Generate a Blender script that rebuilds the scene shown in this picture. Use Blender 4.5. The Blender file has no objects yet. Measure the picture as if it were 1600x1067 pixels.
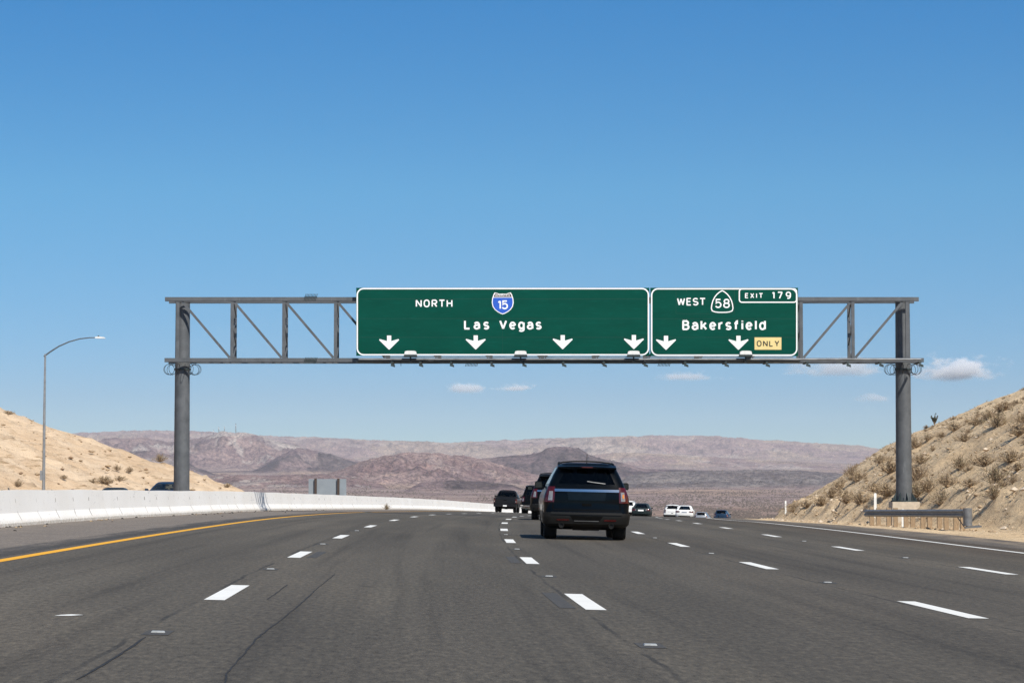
import bpy, bmesh, math, random
import numpy as np
from mathutils import Vector, Matrix
random.seed(7)
R = math.radians
C = bpy.context.scene.collection
SC = bpy.context.scene

# ------------------------------------------------------------------ camera, sky, sun, exposure
H = 1.18                       # eye height above the lane line
F = 4000.0                     # focal length in photo pixels (90 mm on a 36 mm sensor, 1600 px wide)
HOR = 760.0                    # photo row of the level horizon
TH = math.atan((HOR - 533.5) / F)
cam_d = bpy.data.cameras.new('camera'); cam = bpy.data.objects.new('camera', cam_d); C.objects.link(cam)
cam_d.sensor_width = 36.0; cam_d.lens = 90.0; cam_d.clip_start = 0.1; cam_d.clip_end = 90000
cam.location = (0, 0, H); cam.rotation_euler = (R(90) + TH, 0, 0)
SC.camera = cam

SUN_DIR = Vector((0.50, -0.87, 1.00)).normalized()
SUN_EL = math.asin(SUN_DIR.z); SUN_AZ = math.atan2(SUN_DIR.x, SUN_DIR.y)
world = bpy.data.worlds.new('World'); SC.world = world; world.use_nodes = True
wn = world.node_tree.nodes; wl = world.node_tree.links
bgn = wn['Background']
sky = wn.new('ShaderNodeTexSky'); sky.sky_type = 'NISHITA'; sky.sun_disc = False
sky.sun_elevation = SUN_EL; sky.sun_rotation = SUN_AZ
sky.altitude = 900; sky.air_density = 1.0; sky.dust_density = 0.25; sky.ozone_density = 2.2
wtc = wn.new('ShaderNodeTexCoord'); wm = wn.new('ShaderNodeMapping')
wm.inputs['Scale'].default_value = (1, 1, 2.6)
wl.new(wtc.outputs['Generated'], wm.inputs['Vector']); wl.new(wm.outputs[0], sky.inputs['Vector'])
wsp = wn.new('ShaderNodeSeparateXYZ'); wl.new(wtc.outputs['Generated'], wsp.inputs[0])
wr = wn.new('ShaderNodeValToRGB'); wl.new(wsp.outputs[2], wr.inputs[0])      # clearer, bluer air with height than the sky model gives
for i, (p_, c_) in enumerate(((0.0, (0.42, 0.50, 0.55)), (0.035, (0.41, 0.53, 0.60)), (0.115, (0.43, 0.95, 1.02)), (0.19, (0.235, 1.0, 1.32)), (0.45, (0.5, 0.85, 0.95)), (1.0, (0.6, 0.8, 0.9)))):
    el_ = wr.color_ramp.elements[i] if i < 2 else wr.color_ramp.elements.new(p_)
    el_.position = p_; el_.color = (*c_, 1)
hsv = wn.new('ShaderNodeMix'); hsv.data_type = 'RGBA'; hsv.blend_type = 'MULTIPLY'; hsv.inputs[0].default_value = 1.0
wl.new(sky.outputs[0], hsv.inputs[6]); wl.new(wr.outputs[0], hsv.inputs[7]); wl.new(hsv.outputs[2], bgn.inputs['Color'])
bgn.inputs['Strength'].default_value = 0.122
sun_d = bpy.data.lights.new('sun', 'SUN'); sun_d.energy = 4.6; sun_d.angle = R(0.53); sun_d.color = (1.0, 0.94, 0.84)
sun = bpy.data.objects.new('sun', sun_d); C.objects.link(sun); sun.location = (40, -40, 90)
sun.rotation_euler = SUN_DIR.to_track_quat('Z', 'Y').to_euler()
SC.view_settings.view_transform = 'Standard'; SC.view_settings.look = 'None'
SC.cycles.use_denoising = True; SC.cycles.denoising_prefilter = 'NONE'; SC.cycles.volume_bounces = 6
SC.view_settings.exposure = 0.26; SC.view_settings.gamma = 1.0

# ------------------------------------------------------------------ helpers
def P(px, py, d):
    """world point at depth d (metres along +Y) seen at photo pixel (px, py)"""
    u = (px - 800) / F; v = (533.5 - py) / F
    yy = math.cos(TH) - v * math.sin(TH); zz = math.sin(TH) + v * math.cos(TH)
    return Vector((u / yy * d, d, H + zz / yy * d))

def tag(o, label=None, cat=None, group=None, kind=None):
    if label: o['label'] = label
    if cat: o['category'] = cat
    if group: o['group'] = group
    if kind: o['kind'] = kind
    return o

def empty(name, loc=(0, 0, 0), rot=(0, 0, 0)):
    o = bpy.data.objects.new(name, None); C.objects.link(o)
    o.location = loc; o.rotation_euler = rot; o.empty_display_size = 0.3
    return o

class MB:
    def __init__(s): s.v = []; s.f = []; s.m = []
    def add(s, vs, fs, mi=0):
        b = len(s.v); s.v += [tuple(p) for p in vs]
        s.f += [tuple(i + b for i in f) for f in fs]; s.m += [mi] * len(fs); return s
    def box(s, a, b, mi=0, M=None):
        (x0, y0, z0), (x1, y1, z1) = a, b
        vs = [(x0,y0,z0),(x1,y0,z0),(x1,y1,z0),(x0,y1,z0),(x0,y0,z1),(x1,y0,z1),(x1,y1,z1),(x0,y1,z1)]
        if M is not None: vs = [M @ Vector(p) for p in vs]
        return s.add(vs, [(3,2,1,0),(4,5,6,7),(0,1,5,4),(1,2,6,5),(2,3,7,6),(3,0,4,7)], mi)
    def bar(s, p, q, wx, wy, up=(0, 1, 0), mi=0):
        """rectangular bar between two points; wy is the size along `up`-ish axis"""
        p = Vector(p); q = Vector(q); d = (q - p).normalized(); u = Vector(up)
        a = d.cross(u).normalized(); b = a.cross(d).normalized()
        vs = []
        for c in (p, q):
            for i, j in ((-1,-1),(1,-1),(1,1),(-1,1)): vs.append(c + a * wx / 2 * i + b * wy / 2 * j)
        return s.add(vs, [(0,1,2,3),(7,6,5,4),(0,4,5,1),(1,5,6,2),(2,6,7,3),(3,7,4,0)], mi)
    def tube(s, pts, r, n=8, mi=0, cap=True, closed=False):
        pts = [Vector(p) for p in pts]; k = len(pts)
        rs = r if isinstance(r, (list, tuple)) else [r] * k
        rings = []; ref = None
        for i, p in enumerate(pts):
            if closed: t = pts[(i + 1) % k] - pts[i - 1]
            else: t = pts[min(i + 1, k - 1)] - pts[max(i - 1, 0)]
            t.normalize()
            if ref is None:
                ref = Vector((0, 0, 1)) if abs(t.z) < 0.9 else Vector((1, 0, 0))
            a = t.cross(ref).normalized(); b = a.cross(t).normalized(); ref = b
            rings.append([p + (a * math.cos(2*math.pi*j/n) + b * math.sin(2*math.pi*j/n)) * rs[i] for j in range(n)])
        vs = [v for rg in rings for v in rg]; fs = []
        for i in range(k if closed else k - 1):
            i2 = (i + 1) % k
            for j in range(n):
                j2 = (j + 1) % n
                fs.append((i*n+j, i*n+j2, i2*n+j2, i2*n+j))
        if cap and not closed:
            fs.append(tuple(range(n))[::-1]); fs.append(tuple(range((k-1)*n, k*n)))
        return s.add(vs, fs, mi)
    def lathe(s, prof, n=24, axis='z', org=(0, 0, 0), mi=0):
        """prof: list of (radius, height)"""
        o = Vector(org); vs = []; fs = []
        for r, h in prof:
            for j in range(n):
                a = 2 * math.pi * j / n; c, d = r * math.cos(a), r * math.sin(a)
                p = {'z': (c, d, h), 'x': (h, c, d), 'y': (d, h, c)}[axis]
                vs.append(o + Vector(p))
        k = len(prof)
        for i in range(k - 1):
            for j in range(n):
                j2 = (j + 1) % n; fs.append((i*n+j, i*n+j2, (i+1)*n+j2, (i+1)*n+j))
        if prof[0][0] > 1e-6: fs.append(tuple(range(n))[::-1])
        if prof[-1][0] > 1e-6: fs.append(tuple(range((k-1)*n, k*n)))
        return s.add(vs, fs, mi)
    def prism(s, poly, y0, y1, mi=0, fn=None):
        """polygon of (x, z) extruded along y"""
        n = len(poly); f = fn or (lambda x, y, z: (x, y, z))
        vs = [f(x, y0, z) for x, z in poly] + [f(x, y1, z) for x, z in poly]
        fs = [tuple(range(n)), tuple(range(2*n-1, n-1, -1))]
        for i in range(n): j = (i + 1) % n; fs.append((i, i + n, j + n, j))
        return s.add(vs, fs, mi)
    def build(s, name, mats, parent=None, smooth=None, uv=None):
        me = bpy.data.meshes.new(name); me.from_pydata(s.v, [], s.f); 
        for m in (mats if isinstance(mats, (list, tuple)) else [mats]): me.materials.append(m)
        if any(s.m): me.polygons.foreach_set('material_index', s.m)
        bm = bmesh.new(); bm.from_mesh(me); bmesh.ops.recalc_face_normals(bm, faces=bm.faces); bm.to_mesh(me); bm.free()
        if smooth is not None:
            me.polygons.foreach_set('use_smooth', [True] * len(me.polygons)); me.set_sharp_from_angle(angle=R(smooth))
        o = bpy.data.objects.new(name, me); C.objects.link(o)
        if parent: o.parent = parent
        return o

def grid_obj(name, X, Y, Z, mat, uv=None, smooth=True, col=None, parent=None):
    n, k = X.shape
    me = bpy.data.meshes.new(name)
    me.vertices.add(n * k)
    me.vertices.foreach_set('co', np.stack([X, Y, Z], -1).astype(np.float32).ravel())
    i, j = np.meshgrid(np.arange(n - 1), np.arange(k - 1), indexing='ij')
    a = (i * k + j); q = np.stack([a, a + 1, a + k + 1, a + k], -1).reshape(-1, 4)
    me.loops.add(q.size); me.loops.foreach_set('vertex_index', q.ravel().astype(np.int32))
    me.polygons.add(len(q)); me.polygons.foreach_set('loop_start', (np.arange(len(q)) * 4).astype(np.int32))
    if smooth: me.polygons.foreach_set('use_smooth', np.ones(len(q), bool))
    me.update(calc_edges=True)
    if uv is not None:
        l = me.uv_layers.new(name='uv'); U = np.stack(uv, -1).reshape(-1, 2)
        l.data.foreach_set('uv', U[q.ravel()].astype(np.float32).ravel())
    if col is not None:
        ca = me.color_attributes.new('rock', 'FLOAT_COLOR', 'POINT')
        ca.data.foreach_set('color', np.concatenate([col.reshape(-1, 3), np.ones((n * k, 1))], 1).astype(np.float32).ravel())
    me.materials.append(mat); me.validate()
    o = bpy.data.objects.new(name, me); C.objects.link(o)
    if parent: o.parent = parent
    return o

# value noise in numpy
def _h(i, j, s):
    i = i.astype(np.int64); j = j.astype(np.int64)
    n = (i * 374761393 + j * 668265263 + s * 974634571) & 0x7fffffff
    n = ((n ^ (n >> 13)) * 1274126177) & 0x7fffffff
    n = ((n ^ (n >> 16)) * 1911520717) & 0x7fffffff
    return ((n ^ (n >> 11)) & 0xffff) / 65535.0
def vn(x, y, s=0):
    x = np.asarray(x, float); y = np.asarray(y, float)
    xi = np.floor(x); yi = np.floor(y); u = x - xi; v = y - yi
    u = u*u*u*(u*(u*6-15)+10); v = v*v*v*(v*(v*6-15)+10)
    a = _h(xi, yi, s); b = _h(xi+1, yi, s); c = _h(xi, yi+1, s); d = _h(xi+1, yi+1, s)
    return (a*(1-u)+b*u)*(1-v) + (c*(1-u)+d*u)*v
def fbm(x, y, o=5, s=0, g=0.5):
    t = 0; a = 1; n = 0
    for k in range(o):
        c, sn = math.cos(k*1.3), math.sin(k*1.3); f = 2.03 ** k
        t = t + a * vn((x*c - y*sn)*f + 17*k, (x*sn + y*c)*f - 31*k, s + k); n += a; a *= g
    return t / n
def ridg(x, y, o=5, s=0, g=0.5):
    t = 0; a = 1; n = 0
    for k in range(o):
        c, sn = math.cos(k*1.1), math.sin(k*1.1); f = 2.07 ** k
        t = t + a * (1 - np.abs(2 * vn((x*c - y*sn)*f + 11*k, (x*sn + y*c)*f - 23*k, s + k) - 1)); n += a; a *= g
    return t / n
def sstep(a, b, x): 
    t = np.clip((np.asarray(x, float) - a) / (b - a), 0, 1); return t * t * (3 - 2 * t)

# ------------------------------------------------------------------ materials
class NT:
    def __init__(s, name):
        s.m = bpy.data.materials.new(name); s.m.use_nodes = True
        s.t = s.m.node_tree; s.n = s.t.nodes; s.l = s.t.links; s.b = s.n['Principled BSDF']; s.out = s.n['Material Output']
    def N(s, ty, **kw):
        n = s.n.new('ShaderNode' + ty)
        for k, v in kw.items():
            if hasattr(n, k): setattr(n, k, v)
        return n
    def L(s, a, b): s.l.new(a, b)
    def coord(s, which='Object'): return s.N('TexCoord').outputs[which]
    def noise(s, vec, scale, detail=4, rough=0.55, sc3=None):
        if sc3:
            mp = s.N('Mapping'); mp.inputs['Scale'].default_value = sc3; s.L(vec, mp.inputs[0]); vec = mp.outputs[0]
        n = s.N('TexNoise'); n.inputs['Scale'].default_value = scale; n.inputs['Detail'].default_value = detail
        n.inputs['Roughness'].default_value = rough; s.L(vec, n.inputs['Vector']); return n.outputs['Fac']
    def ramp(s, fac, stops):
        r = s.N('ValToRGB'); e = r.color_ramp.elements
        for i, (p, c) in enumerate(stops):
            el = e[i] if i < 2 else e.new(p)
            el.position = p; el.color = (*c, 1) if isinstance(c, (tuple, list)) else (c, c, c, 1)
        s.L(fac, r.inputs[0]); return r.outputs[0]
    def mix(s, fac, a, b, mode='MIX'):
        m = s.N('Mix'); m.data_type = 'RGBA'; m.blend_type = mode
        for sock, v in ((m.inputs[0], fac), (m.inputs[6], a), (m.inputs[7], b)):
            if isinstance(v, (int, float)): sock.default_value = v
            elif isinstance(v, tuple): sock.default_value = (*v, 1)
            else: s.L(v, sock)
        return m.outputs[2]
    def math(s, op, a, b=None, c=None):
        m = s.N('Math'); m.operation = op
        for i, v in enumerate((a, b, c)):
            if v is None: continue
            if isinstance(v, (int, float)): m.inputs[i].default_value = v
            else: s.L(v, m.inputs[i])
        return m.outputs[0]
    def mr(s, v, a, b, c=0.0, d=1.0, smooth=True):
        m = s.N('MapRange'); m.interpolation_type = 'SMOOTHSTEP' if smooth else 'LINEAR'
        s.L(v, m.inputs[0])
        for i, x in enumerate((a, b, c, d)): m.inputs[1 + i].default_value = x
        return m.outputs[0]
    def bump(s, h, strength=0.3, dist=0.02):
        b = s.N('Bump'); b.inputs['Strength'].default_value = strength; b.inputs['Distance'].default_value = dist
        s.L(h, b.inputs['Height']); s.L(b.outputs[0], s.b.inputs['Normal'])
    def set(s, **kw):
        for k, v in kw.items():
            sock = s.b.inputs[k]
            if isinstance(v, (int, float)): sock.default_value = v
            elif isinstance(v, tuple): sock.default_value = (*v, 1) if len(v) == 3 and sock.type == 'RGBA' else v
            else: s.L(v, sock)
        return s

def simple(name, col, rough=0.6, metal=0.0, var=0.15, scale=6.0, bump=0.0, sc3=None, coat=0.0, spec=0.5):
    t = NT(name); f = t.noise(t.coord(), scale, 5, 0.6, sc3)
    lo = tuple(c * (1 - var) for c in col); hi = tuple(min(1, c * (1 + var)) for c in col)
    t.set(**{'Base Color': t.ramp(f, [(0.3, lo), (0.7, hi)]), 'Roughness': rough, 'Metallic': metal, 'Specular IOR Level': spec})
    if coat: t.set(**{'Coat Weight': coat, 'Coat Roughness': 0.05})
    if bump: t.bump(f, bump, 0.02)
    return t.m

def glass_mat(name, tint, refl=1.0):
    t = NT(name); t.n.remove(t.b)
    f = t.noise(t.coord(), 3.0, 2)
    tr = t.N('BsdfTransparent'); t.L(t.ramp(f, [(0.3, tuple(c*0.9 for c in tint)), (0.7, tint)]), tr.inputs[0])
    gl = t.N('BsdfGlossy'); gl.inputs['Roughness'].default_value = 0.03
    fr = t.N('Fresnel'); fr.inputs['IOR'].default_value = 1.5
    ms = t.N('MixShader'); t.L(t.math('MULTIPLY', fr.outputs[0], refl), ms.inputs[0]); t.L(tr.outputs[0], ms.inputs[1]); t.L(gl.outputs[0], ms.inputs[2])
    t.L(ms.outputs[0], t.out.inputs['Surface']); return t.m

M = {}
M['steel'] = None
def steel():
    t = NT('galvanised_steel'); c = t.coord()
    f = t.noise(c, 2.2, 6, 0.65); g = t.noise(c, 7.0, 5, 0.6, (1, 1, 0.12))
    base = t.ramp(f, [(0.3, (0.075, 0.083, 0.092)), (0.7, (0.125, 0.135, 0.148))])
    st = t.mr(g, 0.60, 0.75)
    t.set(**{'Base Color': t.mix(t.math('MULTIPLY', st, 0.55), base, (0.22, 0.235, 0.25)), 'Roughness': 0.62, 'Metallic': 0.15})
    t.bump(f, 0.08, 0.02); return t.m
M['steel'] = steel()
M['steel_light'] = simple('weathered_zinc', (0.30, 0.31, 0.32), 0.45, 0.5, 0.2, 3.0)
M['rail'] = simple('weathered_rail', (0.17, 0.18, 0.195), 0.55, 0.3, 0.35, 2.5)
M['steel_dark'] = simple('dark_steel', (0.035, 0.052, 0.056), 0.6, 0.2, 0.3, 5.0)
M['white_metal'] = simple('white_enamel', (0.72, 0.73, 0.72), 0.5, 0, 0.08, 8.0)
M['sign_white'] = simple('white_sheeting', (0.88, 0.89, 0.89), 0.55, 0, 0.05, 3.0)
M['marker_grey'] = simple('worn_marker', (0.40, 0.42, 0.43), 0.6, 0, 0.2, 30.0)
M['sign_yellow'] = simple('pale_yellow_sheeting', (0.78, 0.62, 0.27), 0.6, 0, 0.06, 3.0)
M['sign_black'] = simple('black_sheeting', (0.012, 0.012, 0.012), 0.6, 0, 0.1, 3.0)
M['sign_blue'] = simple('blue_sheeting', (0.015, 0.10, 0.55), 0.55, 0, 0.08, 3.0)
M['sign_red'] = simple('faded_dark_red_sheeting', (0.055, 0.016, 0.014), 0.6, 0, 0.3, 6.0)
def sign_green():
    t = NT('green_sheeting'); c = t.coord()
    f = t.noise(c, 1.1, 5, 0.6, (0.35, 1, 1.6)); g = t.noise(c, 9.0, 4, 0.6, (0.15, 1, 1))
    b = t.ramp(f, [(0.3, (0.0006, 0.056, 0.039)), (0.7, (0.0008, 0.070, 0.050))])
    t.set(**{'Base Color': t.mix(t.math('MULTIPLY', t.mr(g, 0.52, 0.75), 0.6), b, (0.0016, 0.088, 0.066)), 'Roughness': 0.65, 'Specular IOR Level': 0.08}); return t.m
M['sign_green'] = sign_green()
M['sign_green_dark'] = simple('green_seam', (0.002, 0.045, 0.032), 0.7, 0, 0.2, 4.0)
M['sign_back'] = simple('bare_aluminium', (0.225, 0.26, 0.295), 0.6, 0.0, 0.08, 1.5)
M['wood_dark'] = simple('dark_treated_wood', (0.06, 0.042, 0.035), 0.85, 0, 0.3, 12.0, 0.2, (6, 6, 0.8))
M['wood'] = simple('weathered_timber', (0.30, 0.215, 0.135), 0.85, 0, 0.35, 9.0, 0.3, (5, 5, 0.7))
M['concrete'] = simple('concrete', (0.50, 0.43, 0.34), 0.85, 0, 0.15, 5.0, 0.1)
M['paint_white'] = None
def lane_paint(name, col, wear=0.5):
    t = NT(name); c = t.coord(); f = t.noise(c, 14.0, 6, 0.7); g = t.noise(c, 1.6, 4, 0.6)
    w = t.math('MULTIPLY', t.mr(f, 0.60, 0.72), wear)
    b = t.ramp(g, [(0.3, tuple(x*0.9 for x in col)), (0.7, col)])
    t.set(**{'Base Color': t.mix(w, b, (0.25, 0.24, 0.22)), 'Roughness': 0.75}); t.bump(f, 0.2, 0.005); return t.m
M['paint_white'] = lane_paint('white_lane_paint', (0.80, 0.80, 0.77))
M['paint_yellow'] = lane_paint('yellow_lane_paint', (0.85, 0.42, 0.018), 0.35)
M['tyre'] = simple('tyre_rubber', (0.007, 0.007, 0.007), 0.85, 0, 0.2, 12.0)
M['rim'] = simple('wheel_alloy', (0.28, 0.29, 0.30), 0.35, 0.8, 0.1, 5.0)
M['rim_dark'] = simple('dark_wheel_alloy', (0.05, 0.05, 0.055), 0.4, 0.6, 0.1, 5.0)
M['trim'] = simple('black_plastic_trim', (0.005, 0.005, 0.005), 0.6, 0, 0.15, 12.0, spec=0.25)
M['trim_grey'] = simple('grey_plastic_trim', (0.009, 0.0088, 0.0085), 0.5, 0, 0.12, 12.0, spec=0.3)
M['under'] = simple('underbody_black', (0.003, 0.003, 0.003), 0.9, 0, 0.2, 8.0, spec=0.1)
M['chrome'] = simple('chrome', (0.72, 0.74, 0.78), 0.16, 1.0, 0.04, 5.0)
M['red_lens'] = simple('red_lens', (0.065, 0.0015, 0.002), 0.25, 0, 0.35, 30.0, coat=0.6)
M['clear_lens'] = simple('clear_lens', (0.25, 0.24, 0.24), 0.15, 0.2, 0.25, 40.0, coat=1.0)
M['amber_lens'] = simple('amber_lens', (0.65, 0.22, 0.03), 0.2, 0, 0.2, 40.0, coat=1.0)
M['mirror'] = simple('dark_mirror', (0.03, 0.032, 0.035), 0.08, 0.5, 0.1, 5.0)
M['seat'] = simple('seat_cloth', (0.03, 0.03, 0.032), 0.9, 0, 0.2, 20.0)
M['glass_dark'] = glass_mat('tinted_glass', (0.30, 0.34, 0.33), 0.6)
M['glass_black'] = glass_mat('dark_tinted_glass', (0.10, 0.11, 0.12), 1.0)
M['glass'] = glass_mat('windscreen_glass', (0.55, 0.60, 0.58), 1.0)
def paint(name, col, metal=0.25):
    t = NT(name); f = t.noise(t.coord(), 160.0, 2); g = t.noise(t.coord(), 2.0, 4, 0.6)
    b = t.ramp(f, [(0.35, tuple(c*0.88 for c in col)), (0.65, tuple(min(1, c*1.1) for c in col))])
    t.set(**{'Base Color': b, 'Metallic': metal, 'Specular IOR Level': 0.03, 'Roughness': t.mr(g, 0.3, 0.7, 0.35, 0.45), 'Coat Weight': 0.28, 'Coat IOR': 1.4, 'Coat Roughness': 0.03}); return t.m
M['p_black'] = paint('black_blue_car_paint', (0.0018, 0.0032, 0.0052), 0.0)
M['p_black2'] = paint('black_car_paint', (0.003, 0.003, 0.0035), 0.0)
M['p_grey'] = paint('dark_grey_car_paint', (0.012, 0.013, 0.016), 0.0)
M['p_slate'] = paint('slate_car_paint', (0.022, 0.032, 0.035), 0.0)
M['p_white'] = paint('white_car_paint', (0.75, 0.76, 0.76), 0.0)
M['p_silver'] = paint('silver_car_paint', (0.42, 0.43, 0.45), 0.5)
M['plate_blue'] = simple('dark_blue_plate', (0.002, 0.007, 0.013), 0.45, 0, 0.2, 12.0, spec=0.12)
M['p_navy'] = paint('navy_car_paint', (0.02, 0.045, 0.09))

def asphalt():
    t = NT('asphalt'); uvn = t.N('UVMap'); uvn.uv_map = 'uv'; uv = uvn.outputs[0]
    sep = t.N('SeparateXYZ'); t.L(uv, sep.inputs[0]); T, D = sep.outputs[0], sep.outputs[1]
    obj = t.coord()
    big = t.noise(uv, 0.35, 4, 0.6, (1.2, 0.12, 1)); med = t.noise(obj, 1.3, 5, 0.65); fine = t.noise(uv, 17.0, 5, 0.85, (1, 0.25, 1))
    agg = t.noise(uv, 44.0, 3, 0.8, (1, 0.35, 1))
    streak = t.noise(uv, 1.0, 6, 0.6, (2.2, 0.03, 1)); blot = t.noise(uv, 0.9, 4, 0.6, (0.55, 0.10, 1))
    # lanes: slightly darker wheel paths, browner toward the shoulders
    lane = t.ramp(t.mr(T, -12, 14, 0, 1, False), [(0.0, (0.1177, 0.1012, 0.0801)), (0.18, (0.1106, 0.0967, 0.0771)), (0.32, (0.1017, 0.0896, 0.0720)),
                (0.46, (0.0885, 0.0784, 0.0631)), (0.60, (0.0904, 0.0792, 0.0640)), (0.72, (0.1017, 0.0896, 0.0720)), (0.80, (0.0980, 0.0845, 0.0654)), (0.88, (0.0867, 0.0680, 0.0485)), (1.0, (0.0867, 0.0680, 0.0485))])
    col = t.mix(t.mr(big, 0.35, 0.7), lane, t.mix(1.0, lane, (0.78, 0.78, 0.78), 'MULTIPLY'))
    col = t.mix(t.math('MULTIPLY', t.mr(streak, 0.48, 0.70), 0.65), col, t.mix(1.0, col, (0.60, 0.60, 0.61), 'MULTIPLY'))
    col = t.mix(t.math('MULTIPLY', t.mr(blot, 0.48, 0.66), 0.5), col, t.mix(1.0, col, (1.28, 1.25, 1.20), 'MULTIPLY'))
    w = t.math('ABSOLUTE', t.math('SUBTRACT', t.math('FRACT', t.math('DIVIDE', t.math('ADD', T, 36.6), 1.83)), 0.5))
    wp = t.mr(w, 0.15, 0.42, 1.0, 0.0)
    col = t.mix(t.math('MULTIPLY', wp, 0.34), col, t.mix(1.0, col, (0.72, 0.72, 0.73), 'MULTIPLY'))
    # long joints beside the lane lines
    jn = t.math('ABSOLUTE', t.math('ADD', t.math('SUBTRACT', t.math('FRACT', t.math('DIVIDE', t.math('ADD', T, 36.6 + 1.83 + 0.14), 3.66)), 0.5), t.math('MULTIPLY', t.math('SUBTRACT', t.noise(uv, 0.5, 4, 0.6, (0.2, 1, 1)), 0.5), 0.035)))
    jm = t.math('MULTIPLY', t.mr(jn, 0.003, 0.009, 1.0, 0.0), t.mr(t.noise(uv, 0.22, 3, 0.6, (0.1, 1, 1)), 0.38, 0.6))
    inl = t.math('MULTIPLY', t.math('GREATER_THAN', T, -5.0), t.math('LESS_THAN', T, 9.0))
    col = t.mix(t.math('MULTIPLY', t.math('MULTIPLY', jm, inl), 0.7), col, (0.024, 0.023, 0.022))
    # dusty left shoulder
    sh = t.mr(T, -8.3, -7.75, 1.0, 0.0); dust = t.mix(t.mr(med, 0.3, 0.7), (0.165, 0.140, 0.118), (0.205, 0.175, 0.147))
    edge = t.math('MULTIPLY', t.math('MULTIPLY', t.mr(T, -8.6, -8.35), t.mr(T, -7.7, -7.5, 1.0, 0.0)), t.mr(t.noise(uv, 1.4, 5, 0.7, (1.5, 0.25, 1)), 0.3, 0.55))
    col = t.mix(sh, col, dust); col = t.mix(t.math('MULTIPLY', edge, 0.75), col, (0.045, 0.043, 0.042))
    rs = t.mr(T, 11.5, 12.2); sand = t.mix(t.mr(t.noise(uv, 0.9, 5, 0.7, (1.0, 0.25, 1)), 0.38, 0.62), (0.105, 0.090, 0.076), (0.27, 0.215, 0.155))
    col = t.mix(rs, col, t.mix(t.mr(T, 12.0, 13.8, 0.25, 1.0), (0.095, 0.085, 0.074), sand))
    # aggregate speckle
    col = t.mix(t.mr(fine, 0.50, 0.62), col, t.mix(1.0, col, (1.45, 1.43, 1.38), 'MULTIPLY'))
    col = t.mix(t.mr(fine, 0.36, 0.49, 1.0, 0.0), col, t.mix(1.0, col, (0.60, 0.60, 0.60), 'MULTIPLY'))
    col = t.mix(t.math('MULTIPLY', t.mr(agg, 0.66, 0.74), 0.5), col, (0.26, 0.25, 0.23))
    t.set(**{'Base Color': col, 'Roughness': 0.86, 'Specular IOR Level': 0.3}); t.bump(agg, 0.35, 0.012); return t.m
M['asphalt'] = asphalt()
M['tar'] = simple('tar_crack', (0.016, 0.016, 0.017), 0.85, 0, 0.3, 9.0)
M['old_patch'] = simple('scraped_asphalt', (0.056, 0.054, 0.052), 0.9, 0, 0.35, 22.0)

def sand(name, a, b, dark, bumpd=0.12):
    t = NT(name); o = t.coord()
    f = t.noise(o, 0.16, 6, 0.62); m = t.noise(o, 1.1, 6, 0.68); s = t.noise(o, 5.5, 5, 0.72); r = t.noise(o, 0.8, 6, 0.7, (1, 0.25, 2.2))
    col = t.mix(t.mr(f, 0.35, 0.65), a, b)
    col = t.mix(t.math('MULTIPLY', t.mr(m, 0.55, 0.7), 0.6), col, t.mix(1.0, col, (0.72, 0.68, 0.63), 'MULTIPLY'))
    col = t.mix(t.math('MULTIPLY', t.mr(s, 0.60, 0.70), 0.75), col, dark)
    col = t.mix(t.math('MULTIPLY', t.mr(s, 0.36, 0.28), 0.6), col, tuple(min(1, c*1.25) for c in b))
    h = t.math('ADD', t.math('ADD', t.math('MULTIPLY', m, 1.0), t.math('MULTIPLY', s, 0.45)), t.math('MULTIPLY', r, 0.9))
    t.set(**{'Base Color': col, 'Roughness': 0.95, 'Specular IOR Level': 0.1}); t.bump(h, 0.8, bumpd); return t.m
def ground_mat():
    """tan cut slopes; the left one is yellower, with rock bands and painted crack shadows, the right one browner and stony"""
    t = NT('desert_ground'); o = t.coord(); geo = t.N('SeparateXYZ'); t.L(o, geo.inputs[0])
    f = t.noise(o, 0.16, 6, 0.62); m = t.noise(o, 1.1, 6, 0.68); s = t.noise(o, 4.0, 7, 0.85)
    band = t.noise(o, 0.55, 7, 0.68, (0.5, 0.5, 5.0))
    side = t.mr(geo.outputs[0], -20, 5)
    L_ = t.mix(t.mr(f, 0.35, 0.65), (0.60, 0.435, 0.285), (0.70, 0.54, 0.38))
    L_ = t.mix(t.math('MULTIPLY', t.mr(band, 0.55, 0.66), 0.85), L_, (0.33, 0.22, 0.125))  # dark streaks: rock bands, with crack shadows put into the colour
    L_ = t.mix(t.math('MULTIPLY', t.mr(s, 0.42, 0.34), 0.6), L_, (0.82, 0.68, 0.50))
    L_ = t.mix(t.math('MULTIPLY', t.mr(s, 0.60, 0.67), 0.6), L_, (0.30, 0.20, 0.12))  # dark flecks add to the crack shade in the colour
    Rr = t.mix(t.mr(f, 0.35, 0.65), (0.72, 0.53, 0.325), (0.80, 0.61, 0.39))
    Rr = t.mix(t.math('MULTIPLY', t.mr(m, 0.47, 0.64), 0.5), Rr, (0.44, 0.315, 0.20))
    Rr = t.mix(t.math('MULTIPLY', t.mr(s, 0.55, 0.64), 0.8), Rr, (0.17, 0.12, 0.08))
    Rr = t.mix(t.math('MULTIPLY', t.mr(s, 0.42, 0.32), 0.7), Rr, (0.78, 0.65, 0.49))
    h = t.math('ADD', t.math('ADD', m, t.math('MULTIPLY', s, 0.5)), t.math('MULTIPLY', band, 0.9))
    t.set(**{'Base Color': t.mix(side, L_, Rr), 'Roughness': 0.95, 'Specular IOR Level': 0.1}); t.bump(h, 0.9, 0.22); return t.m
M['ground'] = ground_mat()
M['rock'] = simple('sandstone', (0.38, 0.28, 0.18), 0.95, 0, 0.3, 4.0, 0.3)
M['rock_left'] = simple('brown_ledge', (0.25, 0.165, 0.10), 0.95, 0, 0.3, 4.0, 0.3)
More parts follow.
